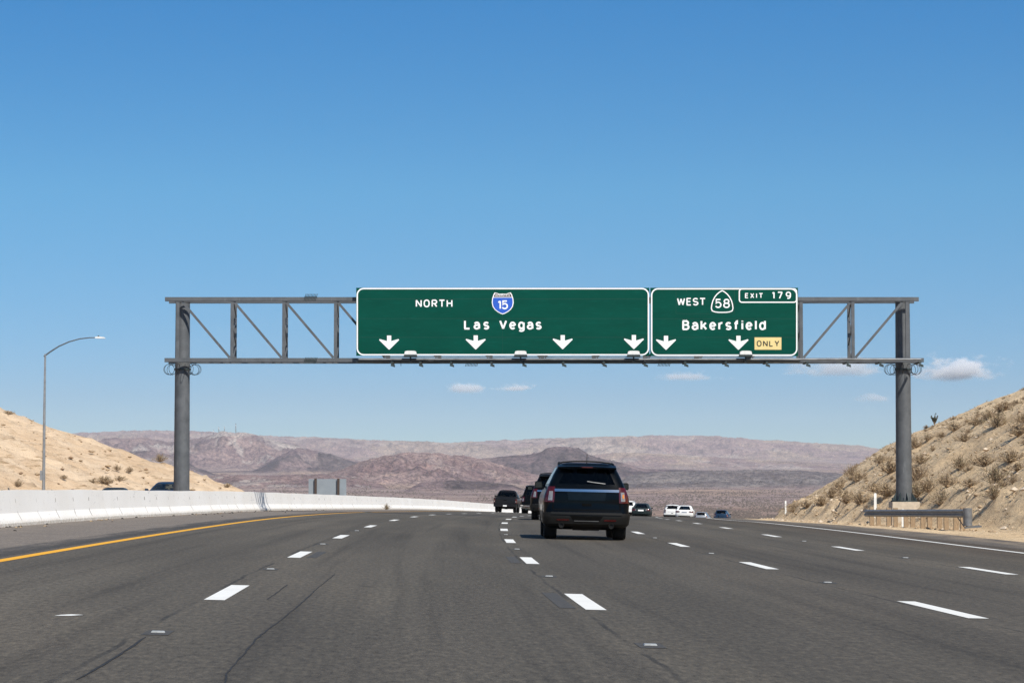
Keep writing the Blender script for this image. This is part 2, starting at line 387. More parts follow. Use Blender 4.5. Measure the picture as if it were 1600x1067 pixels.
M['rock_pale'] = simple('pale_stone', (0.55, 0.46, 0.36), 0.95, 0, 0.2, 4.0, 0.3)

def barrier_mat():
    t = NT('whitewashed_concrete'); uvn = t.N('UVMap'); uvn.uv_map = 'uv'; uv = uvn.outputs[0]
    sep = t.N('SeparateXYZ'); t.L(uv, sep.inputs[0]); U, V = sep.outputs[0], sep.outputs[1]
    big = t.noise(uv, 0.35, 5, 0.6); st = t.noise(uv, 3.0, 6, 0.7, (1.0, 0.35, 1)); fine = t.noise(t.coord(), 12.0, 5, 0.7)
    col = t.ramp(big, [(0.3, (0.80, 0.785, 0.755)), (0.7, (0.88, 0.875, 0.86))])
    wob = t.math('MULTIPLY', t.math('SUBTRACT', t.noise(uv, 0.6, 3), 0.5), 1.6)
    fr = t.math('ABSOLUTE', t.math('SUBTRACT', t.math('FRACT', t.math('DIVIDE', t.math('ADD', U, wob), 2.9)), 0.5))
    wd_ = t.math('ADD', t.math('MULTIPLY', t.noise(uv, 5.0, 4, 0.7), 0.02), 0.006)
    jm = t.math('LESS_THAN', fr, wd_)
    lowm = t.math('MULTIPLY', t.mr(V, 0.12, 0.16), t.mr(V, 0.36, 0.42, 1.0, 0.0)); upm = t.math('MULTIPLY', t.mr(V, 0.60, 0.63), t.mr(V, 0.71, 0.74, 1.0, 0.0))
    col = t.mix(t.math('MULTIPLY', t.math('MULTIPLY', jm, t.math('MAXIMUM', lowm, upm)), t.mr(t.noise(uv, 0.33, 4, 0.8, (1, 0.05, 1)), 0.40, 0.58, 0.1, 0.85)), col, (0.13, 0.095, 0.065))
    scr = t.noise(uv, 2.0, 6, 0.75, (0.6, 3.0, 1)); pat = t.noise(uv, 0.25, 3, 0.6)
    col = t.mix(t.math('MULTIPLY', t.math('MULTIPLY', t.mr(scr, 0.57, 0.66), t.mr(pat, 0.48, 0.62)), 0.65), col, (0.33, 0.33, 0.35))
    col = t.mix(t.math('MULTIPLY', t.mr(st, 0.62, 0.78), 0.45), col, (0.36, 0.34, 0.31))
    col = t.mix(t.math('MULTIPLY', t.math('MULTIPLY', t.mr(V, 0.02, 0.22, 1.0, 0.0), t.mr(fine, 0.3, 0.6)), 0.75), col, (0.42, 0.36, 0.28))
    t.set(**{'Base Color': col, 'Roughness': 0.85}); t.bump(fine, 0.15, 0.01); return t.m
M['barrier'] = barrier_mat()

def terrain_mat():
    t = NT('desert_terrain'); at = t.N('VertexColor'); at.layer_name = 'rock'; o = t.coord()
    a = t.noise(o, 0.0045, 9, 0.72); b = t.noise(o, 0.022, 7, 0.78); s = t.noise(o, 0.05, 7, 0.88)
    col = at.outputs[0]
    col = t.mix(t.mr(a, 0.42, 0.62), col, t.mix(1.0, col, (0.70, 0.68, 0.73), 'MULTIPLY'))
    col = t.mix(t.math('MULTIPLY', t.mr(b, 0.50, 0.60), 0.75), col, t.mix(1.0, col, (1.30, 1.24, 1.16), 'MULTIPLY'))
    col = t.mix(t.math('MULTIPLY', t.mr(s, 0.48, 0.54), 0.9), col, t.mix(1.0, col, (0.40, 0.40, 0.45), 'MULTIPLY'))
    t.set(**{'Base Color': col, 'Roughness': 0.95, 'Specular IOR Level': 0.05})
    t.bump(t.math('ADD', a, t.math('MULTIPLY', b, 0.4)), 0.7, 60.0); return t.m
M['terrain'] = terrain_mat()
M['twig'] = simple('dry_twigs', (0.29, 0.215, 0.145), 0.95, 0, 0.35, 8.0)
M['leaf_dry'] = simple('dry_desert_leaves', (0.40, 0.305, 0.19), 0.95, 0, 0.35, 5.0)
M['leaf_olive'] = simple('olive_leaves', (0.25, 0.21, 0.115), 0.9, 0, 0.35, 5.0)
M['leaf_dark'] = simple('dark_leaves', (0.040, 0.048, 0.028), 0.9, 0, 0.35, 5.0)
M['wire'] = simple('dark_wire', (0.03, 0.03, 0.032), 0.5, 0.5, 0.2, 9.0)
M['soffit'] = simple('debris_dark', (0.03, 0.026, 0.022), 0.9, 0, 0.3, 9.0)

# ------------------------------------------------------------------ the road's geometry
def x2(d):   # second lane line (t = 0)
    d = np.asarray(d, float); return -0.25 + (d - 80) ** 2 / np.where(d < 80, 2900.0, 3250.0)
def head(d): d = float(d); return (d - 80) / (1450.0 if d < 80 else 1625.0)
_ed = np.arange(-120, 900, 1.0)
_ee = np.interp(_ed, [75, 86, 100, 115, 124, 160, 200, 225, 263, 340, 450, 900], [0, .025, .085, .17, .255, .59, .985, 1.30, 2.0, 3.5, 5.9, 16.5])
for _ in range(3): _ee = np.convolve(np.pad(_ee, 5, mode='reflect', reflect_type='odd'), np.ones(11) / 11, 'valid')
def ez(d): return np.interp(np.asarray(d, float), _ed, _ee)
def sl(d): return np.interp(d, [110, 190], [0.026, 0.036])
def bz(d): return np.interp(d, [60, 96, 130, 168, 219, 265], [0.18, 0.18, 0.28, 0.35, 0.41, 0.55])
def tb(d): return np.asarray(d, float) * 0 - 12.4
def zc(t, d):
    t = np.asarray(t, float); d = np.asarray(d, float)
    s = sl(d); right = -0.022 * t; mid = -t * s; zy = 7.32 * s
    fr = np.clip((-t - 7.32) / np.maximum(-tb(d) - 7.32, 0.5), 0, 1)
    left = zy + (bz(d) - zy) * fr
    return np.where(t > 0, right, np.where(t > -7.32, mid, left)) - ez(d)
def at(t, d, dz=0.0): return Vector((float(x2(d)) + t, d, float(zc(t, d)) + dz))
def on_road(px, py, dz=0.0):
    lo, hi = 8.0, 150.0
    for _ in range(60):
        d = (lo + hi) / 2; p = P(px, py, d); z = float(zc(p.x - float(x2(d)), d))
        if p.z > z: lo = d
        else: hi = d
    p = P(px, py, lo); return Vector((p.x, p.y, float(zc(p.x - float(x2(lo)), lo)) + dz))

dd = np.concatenate([np.arange(-90, 0, 5.), np.arange(0, 160, 1.0), np.arange(160, 420, 4.), np.arange(420, 701, 20.)])
tt_in = np.concatenate([np.array([-7.9, -7.32]), np.arange(-6.6, 13.0, 0.6)])
rows = []; T2 = []
for d in dd:
    e = 13.9 + 0.25 * float(fbm(d * 0.15, 0.3, 4, 5)) - 0.12
    row = np.concatenate([np.linspace(float(tb(d)) - 0.05, -8.2, 8), tt_in, [e]]); T2.append(row)
T2 = np.array(T2); D2 = np.repeat(dd[:, None], T2.shape[1], 1)
road = grid_obj('road', x2(D2) + T2, D2, zc(T2, D2), M['asphalt'], uv=(T2, D2)); tag(road, kind='structure')
# opposite carriageway
T3 = np.repeat(np.linspace(-31.5, -15.8 - 0.6, 20)[None], len(dd), 0); D3 = np.repeat(dd[:, None], 20, 1)
T3 = np.minimum(T3, tb(D3) - 1.6)
opp = grid_obj('opposite_road', x2(D3) + T3, D3, bz(D3) - ez(D3) - 0.13, M['asphalt'], uv=(T3 * 0.4 + 8, D3)); tag(opp, kind='structure')

# ---- markings (flat paint 4 mm above the asphalt)
def ribbon(mb, t0, t1, d0, d1, dz=0.004, step=1.5, ft=None):
    n = max(1, int(math.ceil((d1 - d0) / step))); vs = []
    for i in range(n + 1):
        d = d0 + (d1 - d0) * i / n; o = ft(d) if ft else 0
        vs += [at(t0 + o, d, dz), at(t1 + o, d, dz)]
    mb.add(vs, [(2*i, 2*i+1, 2*i+3, 2*i+2) for i in range(n)])
mw = MB(); my = MB()
for line in (-3.66, 0.0, 3.66, 7.32):
    for k in range(-2, 24):
        c = 26.45 + 14.63 * k
        ribbon(mw, line - 0.10, line + 0.10, c - 1.83, c + 1.83)
ribbon(mw, 10.91, 11.08, -40, 600)
ribbon(my, -7.42, -7.22, -40, 600)
p = on_road(107, 961, 0.004)
mw.add([p + Vector((-.10,-.10,0)), p + Vector((.04,-.12,0)), p + Vector((.12,.03,0)), p + Vector((.0,.14,0)), p + Vector((-.07,.05,0))], [(0,1,2,3,4)])
tag(mw.build('lane_markings', M['paint_white']), kind='structure')
tag(my.build('edge_line', M['paint_yellow']), kind='structure')
# crack, scrapes and old paint scars in the pavement
mc = MB()
def px_ribbon(mb, pts, w, dz=0.003, jag=0.006):
    ps = [on_road(*p) for p in pts]; fine = []
    for a, b in zip(ps, ps[1:]):
        n = max(2, int((b - a).length / 0.25))
        for i in range(n): fine.append(a.lerp(b, i / n) + Vector((random.uniform(-jag, jag), 0, 0)))
    fine.append(ps[-1]); vs = []
    for i, q in enumerate(fine):
        t = (fine[min(i+1, len(fine)-1)] - fine[max(i-1, 0)]).normalized(); s = Vector((t.y, -t.x, 0))
        ww = w * random.uniform(0.6, 1.2) * (0.35 if i in (0, len(fine)-1) else 1)
        vs += [q - s*ww/2 + Vector((0,0,dz)), q + s*ww/2 + Vector((0,0,dz))]
    mb.add(vs, [(2*i, 2*i+1, 2*i+3, 2*i+2) for i in range(len(fine)-1)])
px_ribbon(mc, [(348, 1090), (355, 1052), (383, 1020), (400, 998), (440, 968), (468, 945), (497, 918), (523, 897)], 0.016)
px_ribbon(mc, [(417, 937), (434, 925), (449, 913)], 0.014)
px_ribbon(mc, [(120, 1062), (160, 1040), (205, 1010), (228, 995)], 0.022)
px_ribbon(mc, [(560, 915), (575, 916), (590, 917)], 0.03)
tag(mc.build('pavement_cracks', M['tar']), kind='structure')
mo = MB()
for line, k, off in ((0.0, 0, -0.26), (0.0, 1, -0.25), (-3.66, 1, 0.26)):
    c = 26.45 + 14.63 * k; ribbon(mo, line + off - 0.08, line + off + 0.08, c - 1.6, c + 2.0, 0.003)
tag(mo.build('paint_scars', M['old_patch']), kind='structure')

# ---- recessed pavement reflectors, one thing each
def make_reflector():
    o = empty('road_reflector')
    a = MB(); a.add([(-.10,-.30,.003),(.10,-.30,.003),(.10,.30,.003),(-.10,.30,.003)], [(0,1,2,3)]); a.build('groove', M['old_patch'], o)
    b = MB(); b.prism([(-.05,.004),(.05,.004),(.044,.015),(-.044,.015)], -.04, .04); b.build('marker', M['marker_grey'], o)
    return o
def copy_tree(o, parent=None):
    c = o.copy(); C.objects.link(c)
    if parent: c.parent = parent
    for ch in list(o.children): copy_tree(ch, c)
    return c
ref0 = make_reflector(); first = True
for line, nm in ((-3.66, 'first'), (0.0, 'second'), (3.66, 'third'), (7.32, 'fourth')):
    for k in range(0, 4):
        d = 19.13 + 14.63 * k
        if line > 3 and k == 0 or line > 7 and k < 2: continue
        o = ref0 if first else copy_tree(ref0); first = False
        near = ['nearest', 'next after nearest', 'third away', 'fourth away'][k]
        o.location = at(line, d); o.rotation_euler = (0, math.atan(0.024), -head(d))
        tag(o, 'white reflector in dark groove, %s on %s broken lane line from left' % (near, nm), 'road reflector', 'recessed reflectors between the lane dashes')

# ------------------------------------------------------------------ ground near the road, with the two cut slopes
def tfoot(d): return np.interp(d, [60, 94, 100, 124, 140, 160, 250], [18.4, 18.3, 18.0, 17.3, 16.9, 16.9, 16.7])
def ground_z(x, y, detail=True):
    d = np.asarray(y, float); t = np.asarray(x, float) - x2(d)
    edge = zc(np.clip(t, -16, 13.7), d)
    z = np.where(t > 13.7, edge - 0.02 - 0.03 * np.clip(t - 13.7, 0, 3), edge - 0.18)
    z = np.where(t < tb(d) - 0.45, bz(d) - ez(d) - 0.24, z)
    # right slope
    w = t - tfoot(d); n = fbm(x * 0.35, d * 0.35, 5, 3) - 0.5; wide = fbm(x*0.05, d*0.05, 3, 9) - 0.5
    w = w + (n * 0.9 + wide * 3.0) * sstep(-1, 4, w)
    rise = np.where(w < 10, 0.62 * np.clip(w, 0, None), 6.2 + 0.40 * (w - 10)); rise = np.minimum(rise, 14 + 0.12 * (rise - 14).clip(0))
    fall = 1 - sstep(300, 430, d); on = sstep(0, 1.2, w)
    rough = ((ridg(x*0.7, d*0.4, 4, 21) - 0.55) * 0.26 + (fbm(x*1.9, d*1.9, 4, 33) - 0.5) * 0.30) if detail else 0
    toe = (sstep(-0.8, 0.6, w) - sstep(1.0, 3.2, w)) * np.clip(fbm(x*0.8, d*0.3, 3, 47) - 0.42, 0, 1) * 2.0
    z = z + (rise + rough * on + toe * on) * fall * (t > 13.7)
    # left slope beyond the other carriageway
    wl_ = -t - 33.0; nl = fbm(x * 0.12, d * 0.12, 4, 13) - 0.5
    wl2 = wl_ + nl * 4.0 * sstep(0, 6, wl_)
    fl = (1 - sstep(258, 335, d)); rl = 0.36 * np.clip(wl2, 0, None); rl = np.where(rl > 16, 16 + 0.1 * (rl - 16), rl)
    lr = ((ridg(x*0.6 - d*.3, d*0.2, 5, 55, 0.62) - 0.55) * 1.5 + (fbm(x*1.6, d*0.9, 4, 57) - 0.5) * 0.7) if detail else 0
    z = z + (rl + lr * sstep(0.5, 3, wl_)) * fl * (t < -33)
    z = z + np.where(((t > 13.9) | (t < -32.5)), (fbm(x*0.8, d*0.8, 3, 61) - 0.5) * 0.10, 0) 
    return z
gd = np.concatenate([np.arange(-120, 60, 6.), np.arange(60, 320, 0.7), np.arange(320, 480, 5.)])
gt = np.concatenate([np.arange(-190, -82, 6.), np.arange(-82, -32, 0.8), np.arange(-32, 13.4, 2.2), np.arange(13.4, 52, 0.38), np.arange(52, 190, 5.)])
GT, GD = np.meshgrid(gt, gd, indexing='xy'); GX = x2(np.minimum(GD, 330)) + np.clip(GD - 330, 0, None) * 0.15 + GT
GZ = ground_z(GX, GD)
tag(grid_obj('ground', GX, GD, GZ, M['ground']), kind='structure')
def gz(x, y): return float(ground_z(np.array([x]), np.array([y]))[0])
def hit_ground(px, py, d0, d1):
    """first depth between d0 and d1 at which the sight line meets the slope"""
    ds = np.arange(d0, d1, 0.25); u = (px - 800) / F; q = [P(px, py, d) for d in ds]
    gzv = ground_z(np.array([p.x for p in q]), ds); pz = np.array([p.z for p in q])
    i = np.argmax(pz <= gzv)
    if pz[i] > gzv[i]: return None
    return Vector((q[i].x, ds[i], gzv[i]))

# ------------------------------------------------------------------ far desert and mountains
cols = np.arange(-420, 2021, 1.7); rr = np.unique(np.concatenate([np.geomspace(330, 5000, 100), np.geomspace(5000, 26000, 380)]))
PX, RR = np.meshgrid(cols, rr, indexing='xy')
XX = (PX - 800) / F * RR
baseY = np.interp(RR, [330, 700, 1000, 1500, 3000, 5000, 8000, 12000, 16000, 20000, 26000], [822, 817, 813, 808, 790, 771, 752, 737, 726, 719, 716])
ZB = (HOR - baseY) / F * RR
ZB = ZB + (fbm(XX/900, RR/900, 5, 2) - 0.5) * 0.0026 * RR * sstep(1200, 5000, RR)
COL = np.zeros(PX.shape + (3,))
def mixc(c, m): 
    global COL
    COL = COL * (1 - m[..., None]) + np.array(c) * m[..., None]
pl = fbm(XX/1400, RR/2600, 5, 71)
COL[:] = (0.325, 0.245, 0.215)
mixc((0.235, 0.18, 0.178), sstep(0.45, 0.60, pl))
mixc((0.36, 0.255, 0.19), sstep(0.60, 0.72, fbm(XX/500, RR/1800, 4, 75)) * 0.7)
mixc((0.33, 0.25, 0.17), (1 - sstep(2500, 5000, RR)) * (1 - sstep(500, 900, PX)) * 0.6)
ZT = ZB.copy()
S = lambda pts: np.interp(PX + (fbm(PX/22, RR/600, 3, 83) - 0.5) * 14, [p[0] for p in pts], [p[1] for p in pts])
def mount(pts, Rd, wf, wb, col, col2, seed, gully=0.42, pw=1.25, cs=600., pale=0.0, noise=0.10):
    """a range with its crest at depth Rd whose skyline has the given photo heights"""
    global ZT, COL
    ys = S(pts); Rv = Rd * (1 + 0.06 * (fbm(PX/160, PX*0+seed, 3, seed) - 0.5))
    zc_ = (HOR - ys) / F * Rv
    s = np.where(RR < Rv, (Rv - RR) / (wf * 0.55), (RR - Rv) / (wb * 0.7)); pr = np.clip(1 - s, 0, 1) ** pw
    warp = (fbm(XX/cs, RR/cs, 3, seed+3) - 0.5) * 2.2
    l1 = Rd * 0.020; l2 = Rd * 0.0062
    rg = ridg(XX/l1 + warp, RR/(l1*1.6) + warp*0.6, 3, seed+7, 0.5)
    rg2 = ridg(XX/l2 + warp*1.5 + rg*1.2, RR/(l2*3.2) + warp, 5, seed+29, 0.58)
    zb0 = np.interp(Rv, rr, np.interp(rr, [330, 700, 1000, 1500, 3000, 5000, 8000, 12000, 16000, 20000, 26000], (HOR - np.array([822, 817, 813, 808, 790, 771, 752, 737, 726, 719, 716])) / F * np.array([330, 700, 1000, 1500, 3000, 5000, 8000, 12000, 16000, 20000, 26000])))
    hgt = np.clip(zc_ - zb0, 0, None)
    z = ZB + hgt * np.clip(pr - gully * (0.66 - rg) * np.clip(4 * pr * (1 - pr), 0, 1) * 1.1, 0, None) + (zb0 - ZB) * pr * (hgt > 0)
    z = z - np.minimum(0.42 * l2, 0.26 * hgt) * (0.72 - rg2) * 1.5 * sstep(0.0, 0.25, pr) * (0.35 + 0.65 * np.clip(4 * pr * (1 - pr), 0, 1))
    m = sstep(0.0, 1.0, (z - ZT) / (0.10 * hgt + 4.0))
    k = fbm(XX/(cs*0.45), RR/(cs*0.9), 6, seed+11, 0.6) + (rg2 - 0.6) * 0.30
    c = np.array(col) * (1 - sstep(0.42, 0.60, k))[..., None] + np.array(col2) * sstep(0.42, 0.60, k)[..., None]
    if pale > 0:
        pm = sstep(0.56, 0.62, fbm(XX/(cs*0.4), RR/(cs*0.8), 6, seed+17, 0.6) - (rg2 - 0.6) * 0.2) * pale
        c = c * (1 - pm[..., None]) + np.array((0.44, 0.39, 0.34)) * pm[..., None]
    dk = sstep(0.70, 0.86, rg2) * sstep(0.45, 0.62, fbm(XX/(cs*.8), RR/cs, 4, seed+23)); c = c * (1 - 0.45 * dk[..., None])
    COL = COL * (1 - m[..., None]) + c * m[..., None]
    ZT = np.maximum(ZT, z)
PINK = (0.30, 0.215, 0.195); PURP = (0.215, 0.155, 0.150); RED = (0.245, 0.168, 0.155); DARK = (0.115, 0.088, 0.088); TAN = (0.36, 0.275, 0.215); GREY = (0.20, 0.175, 0.165)
COLSCALE = 1.45
mount([(-700,705),(-200,690),(60,680),(100,677),(200,672),(330,674),(420,679),(520,684),(600,687),(700,691),(800,686),(880,684),(1000,680),(1080,679),(1150,683),(1230,689),(1290,692),(1345,696),(1400,706),(1460,716),(1600,728),(2300,735)], 21500, 5200, 6000, TAN, PINK, 101, 0.35, 1.1, 1500., 0.3, 0.05)
mount([(-700,730),(60,705),(130,692),(165,684),(215,682),(260,690),(310,684),(350,671.5),(400,677),(440,691),(470,697),(520,712),(575,722),(700,735),(2300,760)], 13500, 2600, 3500, PINK, PURP, 211, 0.55, 1.15, 620., 0.75, 0.06)
mount([(-700,745),(100,735),(150,722),(200,705),(240,703),(275,712),(330,740),(400,752),(2300,770)], 10500, 1500, 1800, PURP, DARK, 307, 0.55, 1.1, 420., 0.4, 0.07)
mount([(-700,760),(395,735),(440,708),(468,697),(500,703),(540,717),(590,727),(700,735),(2300,770)], 11800, 1500, 1800, PURP, DARK, 331, 0.55, 1.1, 420., 0.2, 0.07)
mount([(-700,770),(860,730),(900,713),(960,706),(1030,708),(1100,712),(1150,716),(1250,722),(1500,730),(2300,760)], 14500, 2300, 2500, PINK, TAN, 353, 0.5, 1.2, 520., 0.5, 0.08)
mount([(-700,775),(680,735),(740,716),(800,711),(830,709),(852,700),(880,696.5),(905,700),(925,711),(960,720),(1010,732),(2300,770)], 9800, 1500, 1700, DARK, PURP, 401, 0.5, 1.1, 380., 0.0, 0.06)
mount([(-700,775),(470,752),(520,738),(560,722),(600,711),(640,706),(690,707),(730,713),(780,724),(820,737),(880,750),(2300,775)], 7600, 1500, 1600, RED, PINK, 431, 0.55, 1.1, 330., 0.25, 0.07)
mount([(-700,785),(940,765),(985,742),(1040,736),(1120,735),(1200,733),(1260,735),(1330,741),(1500,745),(2300,770)], 7000, 1900, 1600, GREY, (0.16,0.135,0.13), 463, 0.5, 1.1, 260., 0.1, 0.10)
mount([(-700,790),(620,775),(660,753),(700,749),(750,752),(800,757),(840,770),(2300,790)], 5400, 500, 700, DARK, PURP, 487, 0.5, 1.0, 200., 0.0, 0.08)
mount([(-700,790),(230,775),(300,745),(360,740),(420,743),(500,740),(560,745),(640,770),(2300,790)], 6500, 1300, 1300, PINK, RED, 499, 0.5, 1.1, 260., 0.6, 0.08)
tag(grid_obj('far_desert_hills', XX, RR, H + ZT, M['terrain'], col=np.clip(COL * COLSCALE, 0, 0.62)), kind='structure')
# low desert scrub dotted over the valley floor: far too many to count
def scrub(n, seed):
    g = np.random.default_rng(seed)
    yk = np.array([822, 817, 813, 808, 790, 771, 752, 744.]); rk = np.array([330, 700, 1000, 1500, 3000, 5000, 8000, 9800.])
    yy = 748 + (814 - 748) * g.random(n) ** 0.85; r = np.interp(-yy, -yk, rk) * g.uniform(.96, 1.04, n); px = g.uniform(60, 1640, n)
    keep = fbm(px/40, r/400, 4, 77) + g.uniform(-.14, .14, n) > 0.47; r = r[keep]; px = px[keep]; n = len(r)
    jx = np.clip(np.searchsorted(cols, px) - 1, 0, len(cols) - 2); jr = np.clip(np.searchsorted(rr, r) - 1, 0, len(rr) - 2)
    fx = (px - cols[jx]) / (cols[jx+1] - cols[jx]); fr_ = (r - rr[jr]) / (rr[jr+1] - rr[jr])
    z = (ZT[jr, jx]*(1-fx) + ZT[jr, jx+1]*fx)*(1-fr_) + (ZT[jr+1, jx]*(1-fx) + ZT[jr+1, jx+1]*fx)*fr_ + H
    x = (px - 800) / F * r; w = g.uniform(.55, 1.5, n) * (0.7 + r / 5200); h = w * g.uniform(.6, 1.0, n)
    V = np.zeros((n, 6, 3)); a = g.uniform(0, 6.28, n)
    for k in range(5): V[:, k] = np.stack([x + np.cos(a + k*1.2566)*w, r + np.sin(a + k*1.2566)*w, z - .1 + h*.25*(k % 2)], -1)
    V[:, 5] = np.stack([x + g.uniform(-.3, .3, n)*w, r, z + h], -1)
    T = np.array([[k, (k+1) % 5, 5] for k in range(5)]); Q = (np.arange(n)[:, None, None]*6 + T[None]).reshape(-1, 3)
    me = bpy.data.meshes.new('desert_scrub'); me.vertices.add(n*6); me.vertices.foreach_set('co', V.astype(np.float32).ravel())
    me.loops.add(Q.size); me.loops.foreach_set('vertex_index', Q.ravel().astype(np.int32)); me.polygons.add(len(Q)); me.polygons.foreach_set('loop_start', (np.arange(len(Q))*3).astype(np.int32))
    me.update(calc_edges=True); me.materials.append(simple('grey_brown_scrub', (0.12, 0.092, 0.075), 0.95, 0, 0.45, 0.05)); me.validate()
    o = bpy.data.objects.new('desert_scrub', me); C.objects.link(o)
    return tag(o, 'low grey brown scrub dotted over the valley floor', 'scrub', None, 'stuff')
scrub(52000, 12)
# the plain round and behind the viewer
bp = MB(); bp.add([(-13500, -1500, -30), (13500, -1500, -30), (13500, 26200, -95), (-13500, 26200, -95)], [(0, 1, 2, 3)])
tag(bp.build('desert_floor', sand('desert_floor_sand', (0.30, 0.23, 0.18), (0.36, 0.28, 0.21), (0.16, 0.12, 0.10))), kind='structure')

# ------------------------------------------------------------------ concrete median barrier
def barrier():
    ds = np.concatenate([np.arange(-60, 40, 4.), np.arange(40, 306, 1.0)])
    prof = [(0.0, 0.0), (0.0, 0.08), (-0.13, 0.33), (-0.20, 0.91), (-0.36, 0.91), (-0.43, 0.33), (-0.56, 0.08), (-0.56, -0.25)]
    prof = [(0.0, -0.25)] + prof
    vv = np.cumsum([0] + [math.hypot(prof[i+1][0]-prof[i][0], prof[i+1][1]-prof[i][1]) for i in range(len(prof)-1)]) - 0.25
    n = len(ds); k = len(prof); X = np.zeros((n, k)); Y = np.zeros((n, k)); Z = np.zeros((n, k)); U = np.zeros((n, k)); V = np.zeros((n, k))
    xb = x2(ds) + tb(ds); ker = np.ones(9) / 9; xs = xb
    for _ in range(4):
        xs = np.convolve(np.pad(xs, 4, mode='reflect', reflect_type='odd'), ker, 'valid')
    zb = bz(ds) - ez(ds)
    # the top of the wall as measured along the photograph
    tx = np.gradient(xs, ds); L_ = np.cumsum(np.concatenate([[0], np.hypot(np.diff(xs), np.diff(ds))]))
    for i in range(n):
        nrm = np.array([1, -tx[i]]) / math.hypot(1, tx[i])
        for j, (o, h) in enumerate(prof):
            X[i, j] = xs[i] + nrm[0] * o; Y[i, j] = ds[i] + nrm[1] * o; Z[i, j] = zb[i] + h + (0.006 * math.sin(L_[i] * 0.7) if h > 0.5 else 0); U[i, j] = L_[i]; V[i, j] = vv[j]
    o = grid_obj('concrete_barrier', X, Y, Z, M['barrier'], uv=(U, V)); o.data.set_sharp_from_angle(angle=R(8))
    return o, (ds, xs, zb, tx)
bar, BI = barrier()
tag(bar, 'long white painted concrete median barrier curving along the left shoulder', 'barrier')
def on_barrier(d, h, off=0.004):
    x = float(np.interp(d, BI[0], BI[1])); z = float(np.interp(d, BI[0], BI[2])); tx = float(np.interp(d, BI[0], BI[3]))
    hs = [0, 0.08, 0.33, 0.91]; os_ = [0, 0, -0.13, -0.20]; o = float(np.interp(h, hs, os_)) + off
    nx, ny = 1 / math.hypot(1, tx), -tx / math.hypot(1, tx)
    return Vector((x + nx * o, d + ny * o, z + h))
def d_at_px(px):
    ds = np.arange(60, 330, 0.25); xs = np.interp(ds, BI[0], BI[1]); pp = 800 + F * xs / ds
    return float(ds[np.argmin(np.abs(pp - px))])
# ------------------------------------------------------------------ overhead sign gantry
GD0 = 118.0; FR, BK = 117.32, 118.68
def gx(px, d=GD0): return (px - 800) / F * d
def gp(px, py, d): return P(px, py, d)
g_base = Vector((0, GD0, 0))
gan = empty('sign_gantry', g_base)
tag(gan, 'grey steel truss gantry on two thick columns spanning the freeway', 'gantry')
def loc(v): return Vector(v) - g_base
STEP = (1411 - 284) / 14.0
zt0, zt1 = P(800, 471, FR).z, P(800, 464.5, FR).z
zb0, zb1 = P(800, 566, FR).z, P(800, 559.5, FR).z
def chord(z0, z1, xa, xb, name):
    for yy in (FR, BK):
        m = MB(); m.box(loc((gx(xa), yy - 0.10, z0)), loc((gx(xb), yy + 0.015, z0 + 0.02)))     # L-section: flange and web
        m.box(loc((gx(xa), yy - 0.012 - 0.10, z0 + 0.0225)), loc((gx(xb), yy - 0.09, z1)))
        m.build(name, M['steel'], gan)
chord(zt0, zt1, 260, 1433, 'top_chord'); chord(zb0, zb1, 260, 1440, 'bottom_chord')
for k in range(15):
    px = 284 + STEP * k
    for yy in (FR, BK):
        if k in (0, 14) and yy == BK: continue
        m = MB(); xx = gx(px)
        off = -0.12 if k == 0 else (0.12 if k == 14 else 0)
        m.box(loc((xx - 0.075 + off, yy - 0.08, zb1 + 0.003)), loc((xx + 0.075 + off, yy - 0.06, zt0 - 0.003))); m.box(loc((xx - 0.075 + off, yy - 0.058, zb1 + 0.003)), loc((xx - 0.055 + off, yy + 0.06, zt0 - 0.003)))
        m.build('truss_post', M['steel'], gan)
    # cross frame lacing between the two planes
    if k not in (0, 14):
        m = MB(); xx = gx(px) + (0.05 if px < 800 else -0.05); n = 4
        for i in range(n):
            za = zb1 + (zt0 - zb1) * i / n; zb_ = zb1 + (zt0 - zb1) * (i + 1) / n
            a = Vector((xx, FR + 0.07, za)); b = Vector((xx, BK - 0.09, zb_))
            if i % 2: a.z, b.z = b.z, a.z
            m.bar(loc(a), loc(b), 0.05, 0.05, (1, 0, 0))
        m.build('cross_brace', M['steel'], gan)
    if k < 14:
        xa, xb = gx(284 + STEP * k), gx(284 + STEP * (k + 1))
        if k >= 7: xa, xb = xb, xa
        s = 1 if xb > xa else -1
        m = MB(); m.bar(loc((xa + 0.08*s, FR - 0.045, zt0 - 0.02)), loc((xb - 0.10*s, FR - 0.045, zb1 + 0.02)), 0.115, 0.02, (0, 1, 0))
        m.bar(loc((xa + 0.08*s, FR - 0.005, zt0 + 0.035)), loc((xb - 0.10*s, FR - 0.005, zb1 + 0.075)), 0.018, 0.09, (0, 1, 0)); m.build('truss_diagonal', M['steel'], gan)
        for zz in (zt0 + 0.03, zb0 + 0.03):
            m = MB(); m.bar(loc((xa, FR + 0.03, zz)), loc((xb, BK - 0.12, zz)), 0.06, 0.05, (0, 0, 1)); m.build('plan_brace', M['steel'], gan)
